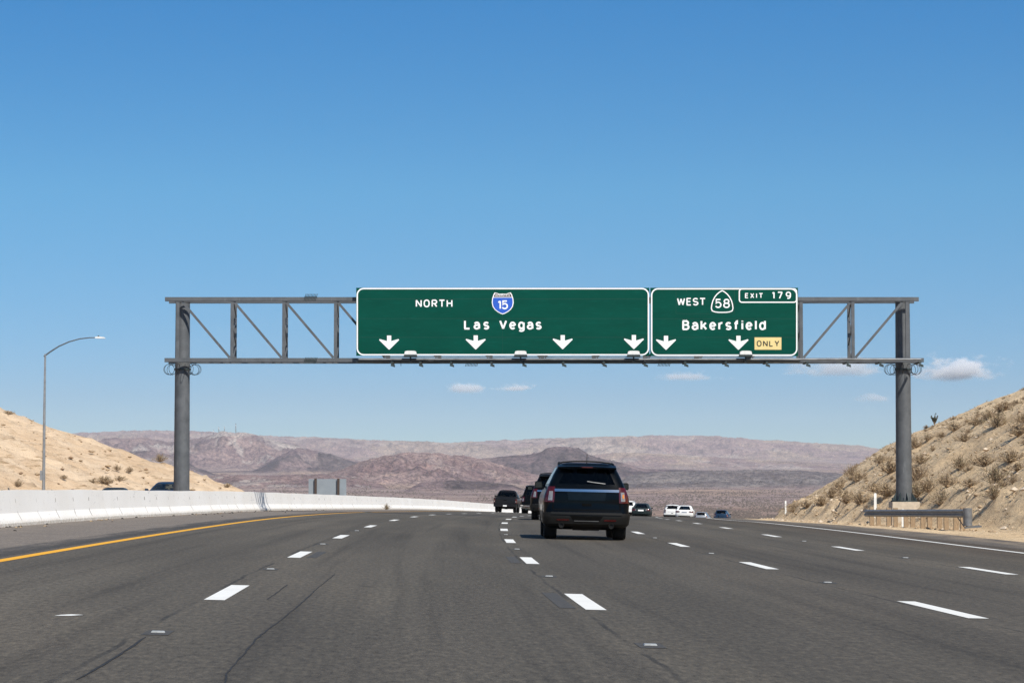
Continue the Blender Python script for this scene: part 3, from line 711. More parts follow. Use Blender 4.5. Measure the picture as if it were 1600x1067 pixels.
# columns
for px, base_py, hill in ((284.5, 775, False), (1411.5, 783, True)):
    xx = gx(px); zbot = gz(xx, GD0) - 0.4 if not hill else P(px, 783.5, GD0).z
    top = zt0 - 0.006
    m = MB(); m.lathe([(0.37, zbot - g_base.z), (0.33, top - g_base.z)], 40, 'z', (xx - g_base.x, 0, 0))
    col = m.build('column', M['steel'], gan, 40)
    m = MB(); m.lathe([(0.36, 0), (0.36, 0.03), (0.0, 0.05)], 32, 'z', (xx, 0, top - 0.0)); m.build('cap_plate', M['steel'], col)
    if hill:
        m = MB(); m.lathe([(0.62, 0), (0.62, 0.06)], 32, 'z', (xx, 0, zbot)); 
        for j in range(8):
            a = j * math.pi / 4 + 0.2; ca, sa = math.cos(a), math.sin(a)
            m.add([(xx+ca*.365-sa*.015, sa*.365+ca*.015, zbot+.063), (xx+ca*.60-sa*.015, sa*.60+ca*.015, zbot+.063), (xx+ca*.385-sa*.015, sa*.385+ca*.015, zbot+.42),
                   (xx+ca*.365+sa*.015, sa*.365-ca*.015, zbot+.063), (xx+ca*.60+sa*.015, sa*.60-ca*.015, zbot+.063), (xx+ca*.385+sa*.015, sa*.385-ca*.015, zbot+.42)],
                  [(0,1,2),(5,4,3),(0,3,4,1),(1,4,5,2),(2,5,3,0)])
            m.lathe([(0.03, 0), (0.03, 0.12)], 8, 'z', (xx + ca*.0 + math.cos(a+.39)*.54, math.sin(a+.39)*.54, zbot + 0.0632))
        m.build('base_plate', M['steel_dark'], col)
        m = MB(); w0, w1 = 0.66, 0.62; zl = gz(xx - 0.5, GD0 - 0.8) - 0.6
        m.add([(xx-w0,-w0,zl),(xx+w0,-w0,zl),(xx+w0,w0,zl),(xx-w0,w0,zl),(xx-w1,-w1,zbot-.003),(xx+w1,-w1,zbot-.003),(xx+w1,w1,zbot-.003),(xx-w1,w1,zbot-.003)],
              [(3,2,1,0),(4,5,6,7),(0,1,5,4),(1,2,6,5),(2,3,7,6),(3,0,4,7)]); m.build('footing', M['concrete'], gan)
    # anti-climb wire coils round the column just under the truss
    m = MB(); zc0 = zb0 - 0.30
    for j in range(13):
        a = 2 * math.pi * j / 13 + 0.2; ca, sa = math.cos(a), math.sin(a); cx, cy = xx + ca * 0.62, sa * 0.62
        tl = random.uniform(-.5, .5); ring = []
        for q in range(18):
            b = 2 * math.pi * q / 18; rr_ = 0.24; rad = rr_ * math.cos(b); tang = rr_ * math.cos(b) * tl * 0.5
            ring.append((cx + ca * rad - sa * tang, cy + sa * rad + ca * tang, zc0 + rr_ * math.sin(b)))
        m.tube(ring, 0.011, 5, closed=True)
    m.build('wire_coils', M['wire'], gan)
    m = MB(); m.lathe([(0.385, 0), (0.385, 0.07)], 32, 'z', (xx, 0, zc0 - 0.03)); m.build('collar', M['steel_dark'], col)
# spiked anti-climb strips on the chords
for px, py in ((487, 464), (487, 563), (738, 567), (1037, 567)):
    m = MB(); zz = P(px, py, FR).z
    for j in range(9):
        x0 = gx(px - 9 + 2.2 * j); m.tube([loc((x0 - 0.04, FR - 0.14, zz - 0.16)), loc((x0 + 0.05, FR - 0.14, zz + 0.13))], 0.014, 5)
    m.bar(loc((gx(px - 10), FR - 0.125, zz)), loc((gx(px + 10), FR - 0.125, zz)), 0.03, 0.02, (0, 0, 1)); m.build('spike_strip', M['steel_dark'], gan)
# catwalk rail and brackets under the signs
m = MB(); zr = P(800, 561.5, 115.9).z
m.tube([loc((gx(560, 115.9), 115.9, zr)), loc((gx(1440, 115.9), 115.9, zr))], 0.055, 8); m.tube([loc((gx(600, 115.7), 115.7, zr + 0.10)), loc((gx(1240, 115.7), 115.7, zr + 0.10))], 0.022, 6)
m.build('walkway_rail', M['rail'], gan)
m = MB(); m.box(loc((gx(557, 116.2), 115.95, zr - 0.10)), loc((gx(1250, 116.2), 117.05, zr - 0.06))); m.build('walkway', M['steel_dark'], gan)
for px in (613, 657, 705, 768, 818, 880, 943, 1007, 1070, 1133, 1197, 1260, 1323, 1374, 1436):
    m = MB(); x0 = gx(px, 116.2); zz = zr - 0.105
    m.box(loc((x0 - 0.05, 115.7, zz - 0.07)), loc((x0 + 0.05, 117.15, zz - 0.003))); m.prism([(x0 - 0.06 - g_base.x, zz - 0.20), (x0 + 0.14 - g_base.x, zz - 0.26), (x0 + 0.14 - g_base.x, zz - 0.16), (x0 - 0.04 - g_base.x, zz - 0.073)], 115.68 - GD0, 115.74 - GD0)
    m.build('bracket', M['steel_dark'], gan)
m = MB()
for px, w in ((674, 6), (1018, 13)):
    pts = [loc(P(px + w * math.cos(a), 562 + 4.5 * math.sin(a) * (1 if w > 8 else .6), 115.66)) for a in np.linspace(0, math.pi, 12)]
    m.tube(pts, 0.018, 5)
m.tube([loc(P(626.5, 562, 115.7)), loc(P(626.5, 572, 115.7))], 0.012, 5); m.build('loose_cable', M['wire'], gan)

# ---- lettering: stroke glyphs of a road-sign alphabet
def arc(cx, cy, rx, ry, a0, a1, n=14):
    return [(cx + rx * math.cos(R(a0 + (a1 - a0) * i / n)), cy + ry * math.sin(R(a0 + (a1 - a0) * i / n))) for i in range(n + 1)]
def sup(cx, cy, rx, ry, n=28, e=2.5):
    r = []
    for i in range(n):
        a = 2 * math.pi * i / n; c, s = math.cos(a), math.sin(a)
        r.append((cx + rx * math.copysign(abs(c) ** (2/e), c), cy + ry * math.copysign(abs(s) ** (2/e), s)))
    return r + [r[0]]
G = {
 'N': (.60, [[(0,0),(0,1)], [(.0,1),(.60,0)], [(.60,0),(.60,1)]]),
 'O': (.62, [sup(.31,.5,.31,.5)]),
 'R': (.56, [[(0,0),(0,1)], [(0,1),(.32,1)] + arc(.32,.74,.24,.26,90,-90,10) + [(0,.48)], [(.28,.48),(.56,0)]]),
 'T': (.56, [[(-.04,1),(.60,1)], [(.28,0),(.28,1)]]),
 'H': (.58, [[(0,0),(0,1)], [(.58,0),(.58,1)], [(0,.52),(.58,.52)]]),
 'L': (.48, [[(0,1),(0,0)], [(-.06,0),(.48,0)]]),
 'V': (.62, [[(0,1),(.31,0)], [(.62,1),(.31,0)]]),
 'W': (.86, [[(0,1),(.20,0)], [(.20,0),(.43,.95)], [(.43,.95),(.66,0)], [(.66,0),(.86,1)]]),
 'E': (.48, [[(0,0),(0,1)], [(-.05,1),(.48,1)], [(0,.52),(.42,.52)], [(-.05,0),(.48,0)]]),
 'S': (.56, [arc(.28,.745,.27,.255,25,270,16) + arc(.28,.245,.28,.245,88,-158,16)]),
 'X': (.56, [[(0,0),(.56,1)], [(0,1),(.56,0)]]),
 'I': (.06, [[(.03,0),(.03,1)]]),
 'A': (.60, [[(0,0),(.30,1)], [(.60,0),(.30,1)], [(.12,.35),(.48,.35)]]),
 'Y': (.60, [[(0,1),(.30,.44)], [(.60,1),(.30,.44)], [(.30,.46),(.30,0)]]),
 'B': (.54, [[(0,0),(0,1)], [(-.05,1),(.28,1)] + arc(.28,.765,.21,.235,90,-90,10) + [(0,.53)], [(0,.53),(.30,.53)] + arc(.30,.265,.24,.265,90,-90,10) + [(-.05,0)]]),
 '1': (.20, [[(.0,.80),(.17,1.0)], [(.20,0),(.20,1)]]),
 '5': (.54, [[(.50,1),(.08,1),(.04,.50)] + arc(.26,.33,.28,.33,128,-152,16)]),
 '7': (.54, [[(-.03,1),(.54,1)], [(.52,1),(.18,0)]]),
 '8': (.54, [sup(.27,.765,.23,.235,24,2.2), sup(.27,.265,.27,.265,24,2.2)]),
 '9': (.54, [sup(.27,.68,.27,.32,24,2.2), [(.54,.70),(.53,.42)] + arc(.24,.35,.29,.35,0,-112,10)]),
 'a': (.48, [arc(.24,.52,.22,.26,158,10,10) + [(.48,.45),(.48,0)], [(.46,.45),(.22,.45)] + arc(.22,.22,.22,.225,90,270,10) + [(.34,.03),(.47,.15)]]),
 's': (.44, [arc(.22,.575,.20,.205,25,270,12) + arc(.22,.18,.21,.185,88,-158,12)]),
 'e': (.50, [[(.03,.40),(.47,.40)], arc(.25,.39,.25,.39,2,318,20)]),
 'g': (.48, [sup(.24,.40,.24,.38,24,2.2), [(.48,.78),(.48,-.08)] + arc(.24,-.10,.24,.20,0,-150,10)]),
 'k': (.48, [[(0,0),(0,1)], [(.02,.28),(.44,.78)], [(.17,.46),(.48,0)]]),
 'r': (.30, [[(0,0),(0,.78)], [(.0,.46)] + arc(.24,.50,.22,.27,170,72,7)]),
 'f': (.34, [[(.12,0),(.12,.76)] + arc(.32,.76,.20,.24,180,88,7), [(-.03,.72),(.33,.72)]]),
 'i': (.05, [[(.025,0),(.025,.76)], [(.025,.92),(.025,1.05)]]),
 'l': (.05, [[(.025,0),(.025,1.02)]]),
 'd': (.48, [sup(.24,.39,.24,.39,24,2.2), [(.48,0),(.48,1.02)]]),
}
_zk = [0]
def stroke_mesh(mb, pts, w, fn, y):
    """a constant-width ribbon along pts (pixel units), mitred"""
    closed = abs(pts[0][0]-pts[-1][0]) + abs(pts[0][1]-pts[-1][1]) < 1e-6 and len(pts) > 3
    if closed: pts = pts[:-1]
    n = len(pts); vs = []
    for i in range(n):
        a = pts[i-1] if (i > 0 or closed) else None; b = pts[i]; c = pts[(i+1) % n] if (i < n-1 or closed) else None
        def nn(p, q):
            dx, dy = q[0]-p[0], q[1]-p[1]; l = math.hypot(dx, dy) or 1; return (-dy/l, dx/l)
        if a is None: m_ = nn(b, c); k = 1
        elif c is None: m_ = nn(a, b); k = 1
        else:
            n1, n2 = nn(a, b), nn(b, c); sx, sy = n1[0]+n2[0], n1[1]+n2[1]; l = math.hypot(sx, sy) or 1
            m_ = (sx/l, sy/l); k = min(1.5, 1 / max(0.3, m_[0]*n1[0]+m_[1]*n1[1]))
        vs += [fn(b[0] + m_[0]*w/2*k, b[1] + m_[1]*w/2*k, y), fn(b[0] - m_[0]*w/2*k, b[1] - m_[1]*w/2*k, y)]
    fs = [(2*i, 2*i+1, (2*i+3) % (2*n), (2*i+2) % (2*n)) for i in range(n if closed else n-1)]
    mb.add(vs, fs)
def word(txt, x0, x1, ytop, ybase, w, fn, y, spx=None):
    """lay the word between two photo columns; returns its mesh builder"""
    mb = MB(); Hh = (ybase - ytop) - w; gl = [G[c] for c in txt]
    WF = 1.24; ws = [g[0] * Hh * WF + w for g in gl]; sx = WF; tot = sum(ws); gap = 0
    if len(txt) > 1:
        gap = ((x1 - x0) - tot) / (len(txt) - 1)
        if gap < w * 0.4:
            gap = w * 0.4; sx = WF * ((x1 - x0) - gap * (len(txt)-1) - w*len(txt)) / (tot - w*len(txt))
    x = x0; kk = 0
    for g, wd in zip(gl, ws):
        for st in g[1]:
            pts = [(x + w/2 + q[0] * Hh * sx, -(ybase - w/2 - q[1] * Hh)) for q in st]
            stroke_mesh(mb, pts, w, lambda a, b, c: fn(a, -b, c), y - 0.0012 * (kk % 4)); kk += 1
        x += (wd - w) * sx / WF + w + gap
    return mb
SD = 116.86   # face of the sign sheets
class Sign:
    def __init__(s, name, pxc, pyc, label, cat, d=SD):
        s.d = d; s.o = empty(name, P(pxc, pyc, d)); s.w = s.o.location.copy(); tag(s.o, label, cat); 
    def fn(s, px, py, y): v = P(px, py, s.d); return (v.x - s.w.x, y, v.z - s.w.z)
    def poly(s, pts, y0, y1): 
        m = MB(); n = len(pts); vs = [s.fn(a, b, y0) for a, b in pts] + [s.fn(a, b, y1) for a, b in pts]
        fs = [tuple(range(n)), tuple(range(2*n-1, n-1, -1))] + [(i, i+n, (i+1) % n + n, (i+1) % n) for i in range(n)]
        return m.add(vs, fs)
    def rect(s, x0, y0, x1, y1, a, b): return s.poly([(x0,y0),(x1,y0),(x1,y1),(x0,y1)], a, b)
    def rrect_line(s, x0, y0, x1, y1, r, w, y):
        pts = []
        for cx, cy, a in ((x1-r, y0+r, -90), (x1-r, y1-r, 0), (x0+r, y1-r, 90), (x0+r, y0+r, 180)):
            pts += [(cx + r*math.cos(R(a + 90*i/8)), cy + r*math.sin(R(a + 90*i/8))) for i in range(9)]
        pts.append(pts[0]); m = MB(); stroke_mesh(m, pts, w, s.fn, y); return m
    def arrow(s, cx, top):
        t = top; pts = [(-3.3,0),(3.3,0),(3.3,8.6),(14.6,5.4),(15.7,6.9),(1.2,21.2),(0,22),(-1.2,21.2),(-15.7,6.9),(-14.6,5.4),(-3.3,8.6)]
        s.poly([(cx+a, t+b) for a, b in pts], -0.012, -0.003).build('arrow', M['sign_white'], s.o)
    def put(s, mb, name, m, lab=None):
        o = mb.build(name, m, s.o)
        if lab: o['label'] = lab
        return o
A = Sign('road_sign', 785.5, 503, 'wide green freeway sign reading NORTH 15 Las Vegas with four white arrows', 'road sign')
A.put(A.rect(556.6, 449.7, 1014.6, 555.8, 0.0, 0.05), 'panel', M['sign_green'])
A.put(A.rrect_line(558.2, 451, 1013.2, 554.2, 10, 2.1, -0.004), 'border', M['sign_white'])
mm = MB()
for yy in (467, 497.6, 526.8):
    mm.v, mm.f, mm.m = mm.v, mm.f, mm.m; q = A.rect(562, yy, 1009, yy + 0.5, -0.002, 0.001); mm.add(q.v, q.f)
q = A.rect(785.2, 492, 785.5, 553, -0.0025, 0.0008); mm.add(q.v, q.f); A.put(mm, 'panel_seams', M['sign_green_dark'])
A.put(word('NORTH', 649.6, 707, 468.1, 480.1, 2.05, A.fn, -0.005), 'lettering', M['sign_white'])
A.put(word('Las', 725, 764.6, 499.8, 514.9, 2.95, A.fn, -0.005), 'lettering', M['sign_white'])
A.put(word('Vegas', 780, 846.4, 499.8, 514.9, 2.95, A.fn, -0.005), 'lettering', M['sign_white'])
for cx, tp in ((608, 524.3), (743.3, 524), (879.2, 523.6), (990.4, 523.4)): A.arrow(cx, tp)
def ishield(k):
    cx, cy = 785.5, 473.9; 
    half = [(0,-15.0),(5,-14.6),(9.5,-16.2),(12.6,-16.9),(14.6,-13.4),(16.6,-7.2),(17.1,-1.0),(15.8,5.2),(12.6,10.0),(8.0,13.7),(3.4,16.2),(0,17.3)]
    pts = [(x, y) for x, y in half] + [(-x, y) for x, y in half[-2:0:-1]]
    return [(cx + x*k, cy + y*k) for x, y in pts]
sh = A.put(A.poly(ishield(1.0), -0.006, -0.003), 'route_shield', M['sign_white'])
inner = ishield(0.915)
blue = [p for p in inner]; cut = 464.6
def clip(poly, yc, below):
    out = []
    for i in range(len(poly)):
        a, b = poly[i], poly[(i+1) % len(poly)]; ia = (a[1] >= yc) == below; ib = (b[1] >= yc) == below
        if ia: out.append(a)
        if ia != ib: t = (yc - a[1]) / (b[1] - a[1]); out.append((a[0] + (b[0]-a[0])*t, yc))
    return out
def sub(mb, name, m): o = mb.build(name, m, sh); return o
sub(A.poly(clip(inner, cut + 0.5, True), -0.009, -0.0065), 'blue_field', M['sign_blue'])
sub(A.poly(clip(inner, cut - 0.5, False), -0.009, -0.0065), 'red_band', M['sign_red'])
sub(word('INTERSTATE', 774, 797, 459.9, 463.1, 0.55, A.fn, -0.0105), 'lettering', M['sign_white'])
sub(word('15', 777.6, 793.8, 469.3, 483.4, 2.3, A.fn, -0.0105), 'numerals', M['sign_white'])
B = Sign('road_sign', 1131, 503, 'green exit sign reading WEST 58 Bakersfield EXIT 179 with yellow ONLY plate', 'road sign')
B.put(B.rect(1016.2, 449.7, 1246.9, 556.3, 0.0, 0.05), 'panel', M['sign_green'])
B.put(B.rrect_line(1018.2, 451.3, 1245.0, 554.9, 10, 2.1, -0.004), 'border', M['sign_white'])
mm = MB()
for yy in (497.8, 526.8): q = B.rect(1020, yy, 1243, yy + 0.5, -0.002, 0.001); mm.add(q.v, q.f)
for x0, y0, x1, y1 in ((1056, 452.6, 1056.35, 490), (1147.4, 452.6, 1147.75, 490), (1056.4, 490, 1147.4, 490.35)): q = B.rect(x0, y0, x1, y1, -0.0025, 0.001); mm.add(q.v, q.f)
B.put(mm, 'panel_seams', M['sign_green_dark'])
B.put(word('WEST', 1057.8, 1102.2, 465.4, 477.4, 2.05, B.fn, -0.005), 'lettering', M['sign_white'])
B.put(word('Bakersfield', 1066, 1196.6, 500.2, 515.8, 2.95, B.fn, -0.005), 'lettering', M['sign_white'])
B.put(word('EXIT', 1164, 1192, 457.9, 466.1, 1.5, B.fn, -0.005), 'lettering', M['sign_white'])
B.put(word('179', 1206, 1236, 455.7, 467.2, 2.0, B.fn, -0.005), 'numerals', M['sign_white'])
B.put(B.rrect_line(1155.2, 451.5, 1244.6, 472.3, 4.2, 1.9, -0.0065), 'exit_frame', M['sign_white'])
hs = [(0,-17.0),(4.2,-14.6),(8.2,-11.2),(11.8,-6.6),(14.6,-1.0),(16.2,5.0),(16.9,10.5),(15.6,14.6),(11.0,16.3),(5.5,16.9),(0,17.0)]
sp = [(1128.4 + x, 471.1 + y) for x, y in hs] + [(1128.4 - x, 471.1 + y) for x, y in hs[-2:0:-1]]; sp.append(sp[0])
m = MB(); stroke_mesh(m, sp, 1.7, B.fn, -0.005); shb = B.put(m, 'route_shield', M['sign_white'])
word('58', 1117, 1140.4, 466.9, 481.4, 2.2, B.fn, -0.007).build('numerals', M['sign_white'], shb)
for cx, tp in ((1040.6, 524.6), (1153.8, 524.6)): B.arrow(cx, tp)
yp = B.put(B.rect(1179, 527.1, 1220.9, 546.4, -0.012, -0.003), 'lane_plate', M['sign_yellow'])
word('ONLY', 1182.3, 1217.6, 532.1, 541.5, 1.6, B.fn, -0.014).build('lettering', M['sign_black'], yp)

# ---- four sign lights in front of the lower edge of the signs
def make_light():
    o = empty('sign_light')
    a = MB(); a.prism([(-.28,.03),(.28,.03),(.25,.17),(.16,.20),(-.16,.20),(-.25,.17)], -.20, .20); a.build('housing', M['white_metal'], o)
    b = MB(); b.prism([(-.30,-.06),(.30,-.06),(.285,.026),(-.285,.026)], -.22, .22); b.build('lens_frame', M['steel_dark'], o)
    c = MB(); c.box((-.035,-.03,-.26),(.035,.03,-.063)); c.box((-.035,-.028,-.30),(.035,1.0,-.263)); c.build('arm', M['steel_dark'], o)
    return o
l0 = make_light()
for i, (px, nm) in enumerate(((641.5, 'under the leftmost arrow'), (813.5, 'under the Las Vegas wording'), (990, 'under the fourth arrow of the Las Vegas sign'), (1165, 'beside the yellow ONLY plate'))):
    o = l0 if i == 0 else copy_tree(l0); o.location = P(px, 555.2, 115.6)
    tag(o, 'white boxy sign light on the walkway, ' + nm, 'sign light', 'sign lights along the gantry walkway')

# ------------------------------------------------------------------ vehicles
class Car:
    """low: closed lower body slices, up: glasshouse slices; each (z, half width, rear y, front y)"""
    def __init__(s, low, up, rr=0.15, rf=0.35, bul=0.06, fbul=0.25):
        s.low = low; s.up = up; s.rr = rr; s.rf = rf; s.bul = bul; s.fb = fbul
        s.all = sorted(low + up[1:], key=lambda q: q[0])
    NS = 11
    def outline(s, w, yr, yf, rf=None):
        rr = min(s.rr, w*0.5); rf = min(rf or s.rf, w*0.7); h = []
        for i in range(5): x = (w-rr) * i/4; h.append((x, yr + s.bul*(x/w)**2))
        yb = h[-1][1]
        for i in range(1, 5): a = R(-90 + 90*i/4); h.append((w-rr+rr*math.cos(a), yb+rr+rr*math.sin(a)))
        yfb = yf - s.fb*((w-rf)/w)**2; ya, ye = yb+rr, yfb-rf
        for i in range(1, s.NS+1): h.append((w, ya + (ye-ya)*i/s.NS))
        for i in range(1, 5): a = R(90*i/4); h.append((w-rf+rf*math.cos(a), ye+rf*math.sin(a)))
        for i in range(1, 5): x = (w-rf)*(1-i/4); h.append((x, yf - s.fb*(x/w)**2))
        return h + [(-x, y) for x, y in h[-2:0:-1]]
    def at(s, z):
        zs = [q[0] for q in s.all]; return [float(np.interp(z, zs, [q[k] for q in s.all])) for k in (1, 2, 3)]
    def pt(s, u, z, off=0.0, sgn=1):
        """point on the rear/side skin, u = distance round the car from the middle of its tail"""
        w, yr, yf = s.at(z); rr = min(s.rr, w*0.5); w0 = w - rr
        if u <= w0: return Vector((u*sgn, yr + s.bul*(u/w)**2 - off, z))
        yb = yr + s.bul*(w0/w)**2; al = (u - w0)/rr
        if al <= math.pi/2: return Vector(((w0 + (rr+off)*math.sin(al))*sgn, yb + rr - (rr+off)*math.cos(al), z))
        return Vector(((w+off)*sgn, yb + rr + (u - w0 - rr*math.pi/2), z))
    def patch(s, u0, u1, z0, z1, off=0.008, th=0.03, sgn=1, nu=8, nz=3, both=False):
        """raised panel following the tail; u0/u1 may be (at z0, at z1) pairs; both = across the middle"""
        U0 = u0 if isinstance(u0, tuple) else (u0, u0); U1 = u1 if isinstance(u1, tuple) else (u1, u1)
        vs = []; m = MB()
        for o in (off, off - th):
            for j in range(nz+1):
                k = j/nz; z = z0 + (z1-z0)*k; a = U0[0]+(U0[1]-U0[0])*k; b = U1[0]+(U1[1]-U1[0])*k
                for i in range(nu+1):
                    u = a + (b-a)*i/nu
                    vs.append(s.pt(abs(u), z, o, -1 if u < 0 else 1) if both else s.pt(u, z, o, sgn))
        n = nu+1; N = n*(nz+1); fs = []
        for j in range(nz):
            for i in range(nu):
                a = j*n+i; fs.append((a, a+1, a+n+1, a+n)); fs.append((N+a, N+a+n, N+a+n+1, N+a+1))
        for i in range(nu): fs.append((i, N+i, N+i+1, i+1)); a = nz*n+i; fs.append((a, a+1, N+a+1, N+a))
        for j in range(nz): a = j*n; fs.append((a, a+n, N+a+n, N+a)); a = j*n+nu; fs.append((a, N+a, N+a+n, a+n))
        return m.add(vs, fs)
    def build(s, root, pm, wheels, wr, ww, glass, rearglass, bands, side_segs=((1,2),(4,6),(8,9)), cuts=(), dark_low=None, rearcols=4):
        # lower body with wheel arches cut out
        m = MB(); L_ = [s.outline(q[1], q[2], q[3]) for q in s.low]; n = len(L_[0])
        vs = [(x, y, q[0]) for q, o in zip(s.low, L_) for x, y in o]; fs = []; k = len(s.low)
        for i in range(k-1):
            for j in range(n): j2 = (j+1) % n; fs.append((i*n+j, i*n+j2, (i+1)*n+j2, (i+1)*n+j))
        fs.append(tuple(range(n))[::-1]); fs.append(tuple(range((k-1)*n, k*n))); m.add(vs, fs)
        body = m.build('body', [pm, M['under'], M['trim']], root)
        c = MB()
        for y in wheels:
            for sg in (-1, 1): c.lathe([(wr*1.17, sg*0.62), (wr*1.17, sg*1.4)], 28, 'x', (0, y, wr))
        for b0, b1 in cuts: c.box(b0, b1)
        cut = c.build('cutter', M['under'])
        bm_ = body.modifiers.new('b', 'BOOLEAN'); bm_.object = cut; bm_.operation = 'DIFFERENCE'; bm_.solver = 'EXACT'; bm_.material_mode = 'TRANSFER'
        dg = bpy.context.evaluated_depsgraph_get(); me = bpy.data.meshes.new_from_object(body.evaluated_get(dg))
        body.modifiers.clear(); old = body.data; body.data = me; bpy.data.meshes.remove(old); bpy.data.objects.remove(cut)
        # glasshouse shell with real window openings
        O_ = [s.outline(q[1], q[2], q[3], 0.22) for q in s.up]; k = len(s.up)
        vs = [(x, y, q[0]) for q, o in zip(s.up, O_) for x, y in o]; half = (n+2)//2 - 1
        shell = []; wins = {}
        def which(j):
            side = 'r'; jj = j
            if j >= half: jj = n-1-j; side = 'l'
            if jj < rearcols: return 'rear'
            if 8 <= jj < 8 + s.NS:
                sg = jj - 8
                for a, (p0, p1) in enumerate(side_segs):
                    if p0 <= sg <= p1: return side + str(a)
            if jj >= 8 + s.NS + 3: return 'front'
            return None
        for i in range(k-1):
            for j in range(n):
                j2 = (j+1) % n; f = (i*n+j, i*n+j2, (i+1)*n+j2, (i+1)*n+j); w = which(j) if i in bands else None
                if w: wins.setdefault(w, []).append(f)
                else: shell.append(f)
        shell.append(tuple(range((k-1)*n, k*n)))
        bm = bmesh.new(); bm.from_mesh(body.data)
        bv = [bm.verts.new(v) for v in vs]
        for f in shell:
            try: bm.faces.new([bv[i] for i in f])
            except ValueError: pass
        for v in [v for v in bm.verts if not v.link_faces]: bm.verts.remove(v)
        bmesh.ops.recalc_face_normals(bm, faces=bm.faces); bm.to_mesh(body.data); bm.free()
        me = body.data; me.polygons.foreach_set('use_smooth', [True]*len(me.polygons)); me.set_sharp_from_angle(angle=R(32))
        for key, fl in wins.items():
            idx = sorted({i for f in fl for i in f}); mp = {a: b for b, a in enumerate(idx)}
            w = MB(); w.add([vs[i] for i in idx], [tuple(mp[i] for i in f) for f in fl])
            nm = {'rear': 'rear_window', 'front': 'windscreen'}.get(key, 'side_window')
            w.build(nm, rearglass if (key == 'rear') else (M['glass'] if key == 'front' else glass), root, 40)
        # wheels
        for y in wheels:
            for sg in (-1, 1):
                xo = sg * (s.at(wr*1.1)[0] - 0.015); xi = xo - sg*ww
                e = empty('wheel', (0, y, wr)); e.parent = root
                t = MB(); t.lathe([(wr*0.62, xi), (wr*0.93, xi), (wr*0.985, xi+sg*0.03), (wr, xi+sg*0.07), (wr, xo-sg*0.07), (wr*0.985, xo-sg*0.03), (wr*0.93, xo), (wr*0.62, xo), (wr*0.62, xi)], 32, 'x'); t.build('tyre', M['tyre'], e, 40)
                r_ = MB(); r_.lathe([(wr*0.615, xi+sg*0.01), (wr*0.615, xo-sg*0.012), (wr*0.52, xo-sg*0.035), (wr*0.2, xo-sg*0.03), (0.0, xo-sg*0.02)], 24, 'x'); r_.build('rim', M['rim_dark'] if dark_low else M['rim'], e, 40)
        return body
def mirror(root, x, y, z, m, w=0.20, h=0.17):
    for sg in (-1, 1):
        a = MB(); a.prism([(sg*(x), z-h*.42), (sg*(x+w*.9), z-h*.5), (sg*(x+w), z-h*.3), (sg*(x+w*.97), z+h*.35), (sg*(x+w*.8), z+h*.5), (sg*(x+.03), z+h*.45)], y, y+0.16)
        a.bar((sg*(x-.10), y+.10, z-h*.3), (sg*(x+.02), y+.09, z-h*.2), .06, .05, (0, 0, 1))
        g = MB(); g.prism([(sg*(x+.02), z-h*.36), (sg*(x+w*.92), z-h*.4), (sg*(x+w*.9), z+h*.38), (sg*(x+.04), z+h*.36)], y-.004, y-.001)
        o = a.build('door_mirror', m, root); g.build('mirror_glass', M['mirror'], o)
def seats(root, rows_, floor_z, w=0.5):
    a = MB()
    for y, zt in rows_:
        for x in (-.40, .40):
            a.box((x-.24, y, floor_z), (x+.24, y+.14, zt-.20)); a.lathe([(.05, 0), (.13, .02), (.14, .12), (.11, .2), (.0, .22)], 12, 'z', (x, y+.07, zt-.18))
    a.build('seats', M['seat'], root, 40)
def under(root, y0, y1, w, z0, z1):
    a = MB(); a.box((-w, y0, z0), (w, y1, z1)); a.tube([(-w-.1, y0+.9, z0+.05), (w+.1, y0+.9, z0+.05)], .06, 8); a.lathe([(.09, -.13), (.10, 0), (.09, .13)], 14, 'x', (0, y0+.9, z0+.06)); a.build('underbody', M['under'], root)
def place(root, px, d, t=None):
    X = (px - 800) / F * d if t is None else float(x2(d)) + t
    tt = X - float(x2(d)); root.location = (X, d, float(zc(tt, d)) + 0.004)
    s = (float(zc(tt - 1, d)) - float(zc(tt + 1, d))) / 2; gr = float(ez(d + 4) - ez(d)) / 4
    root.rotation_euler = (-gr, math.atan(s), -head(d + 2)); return root

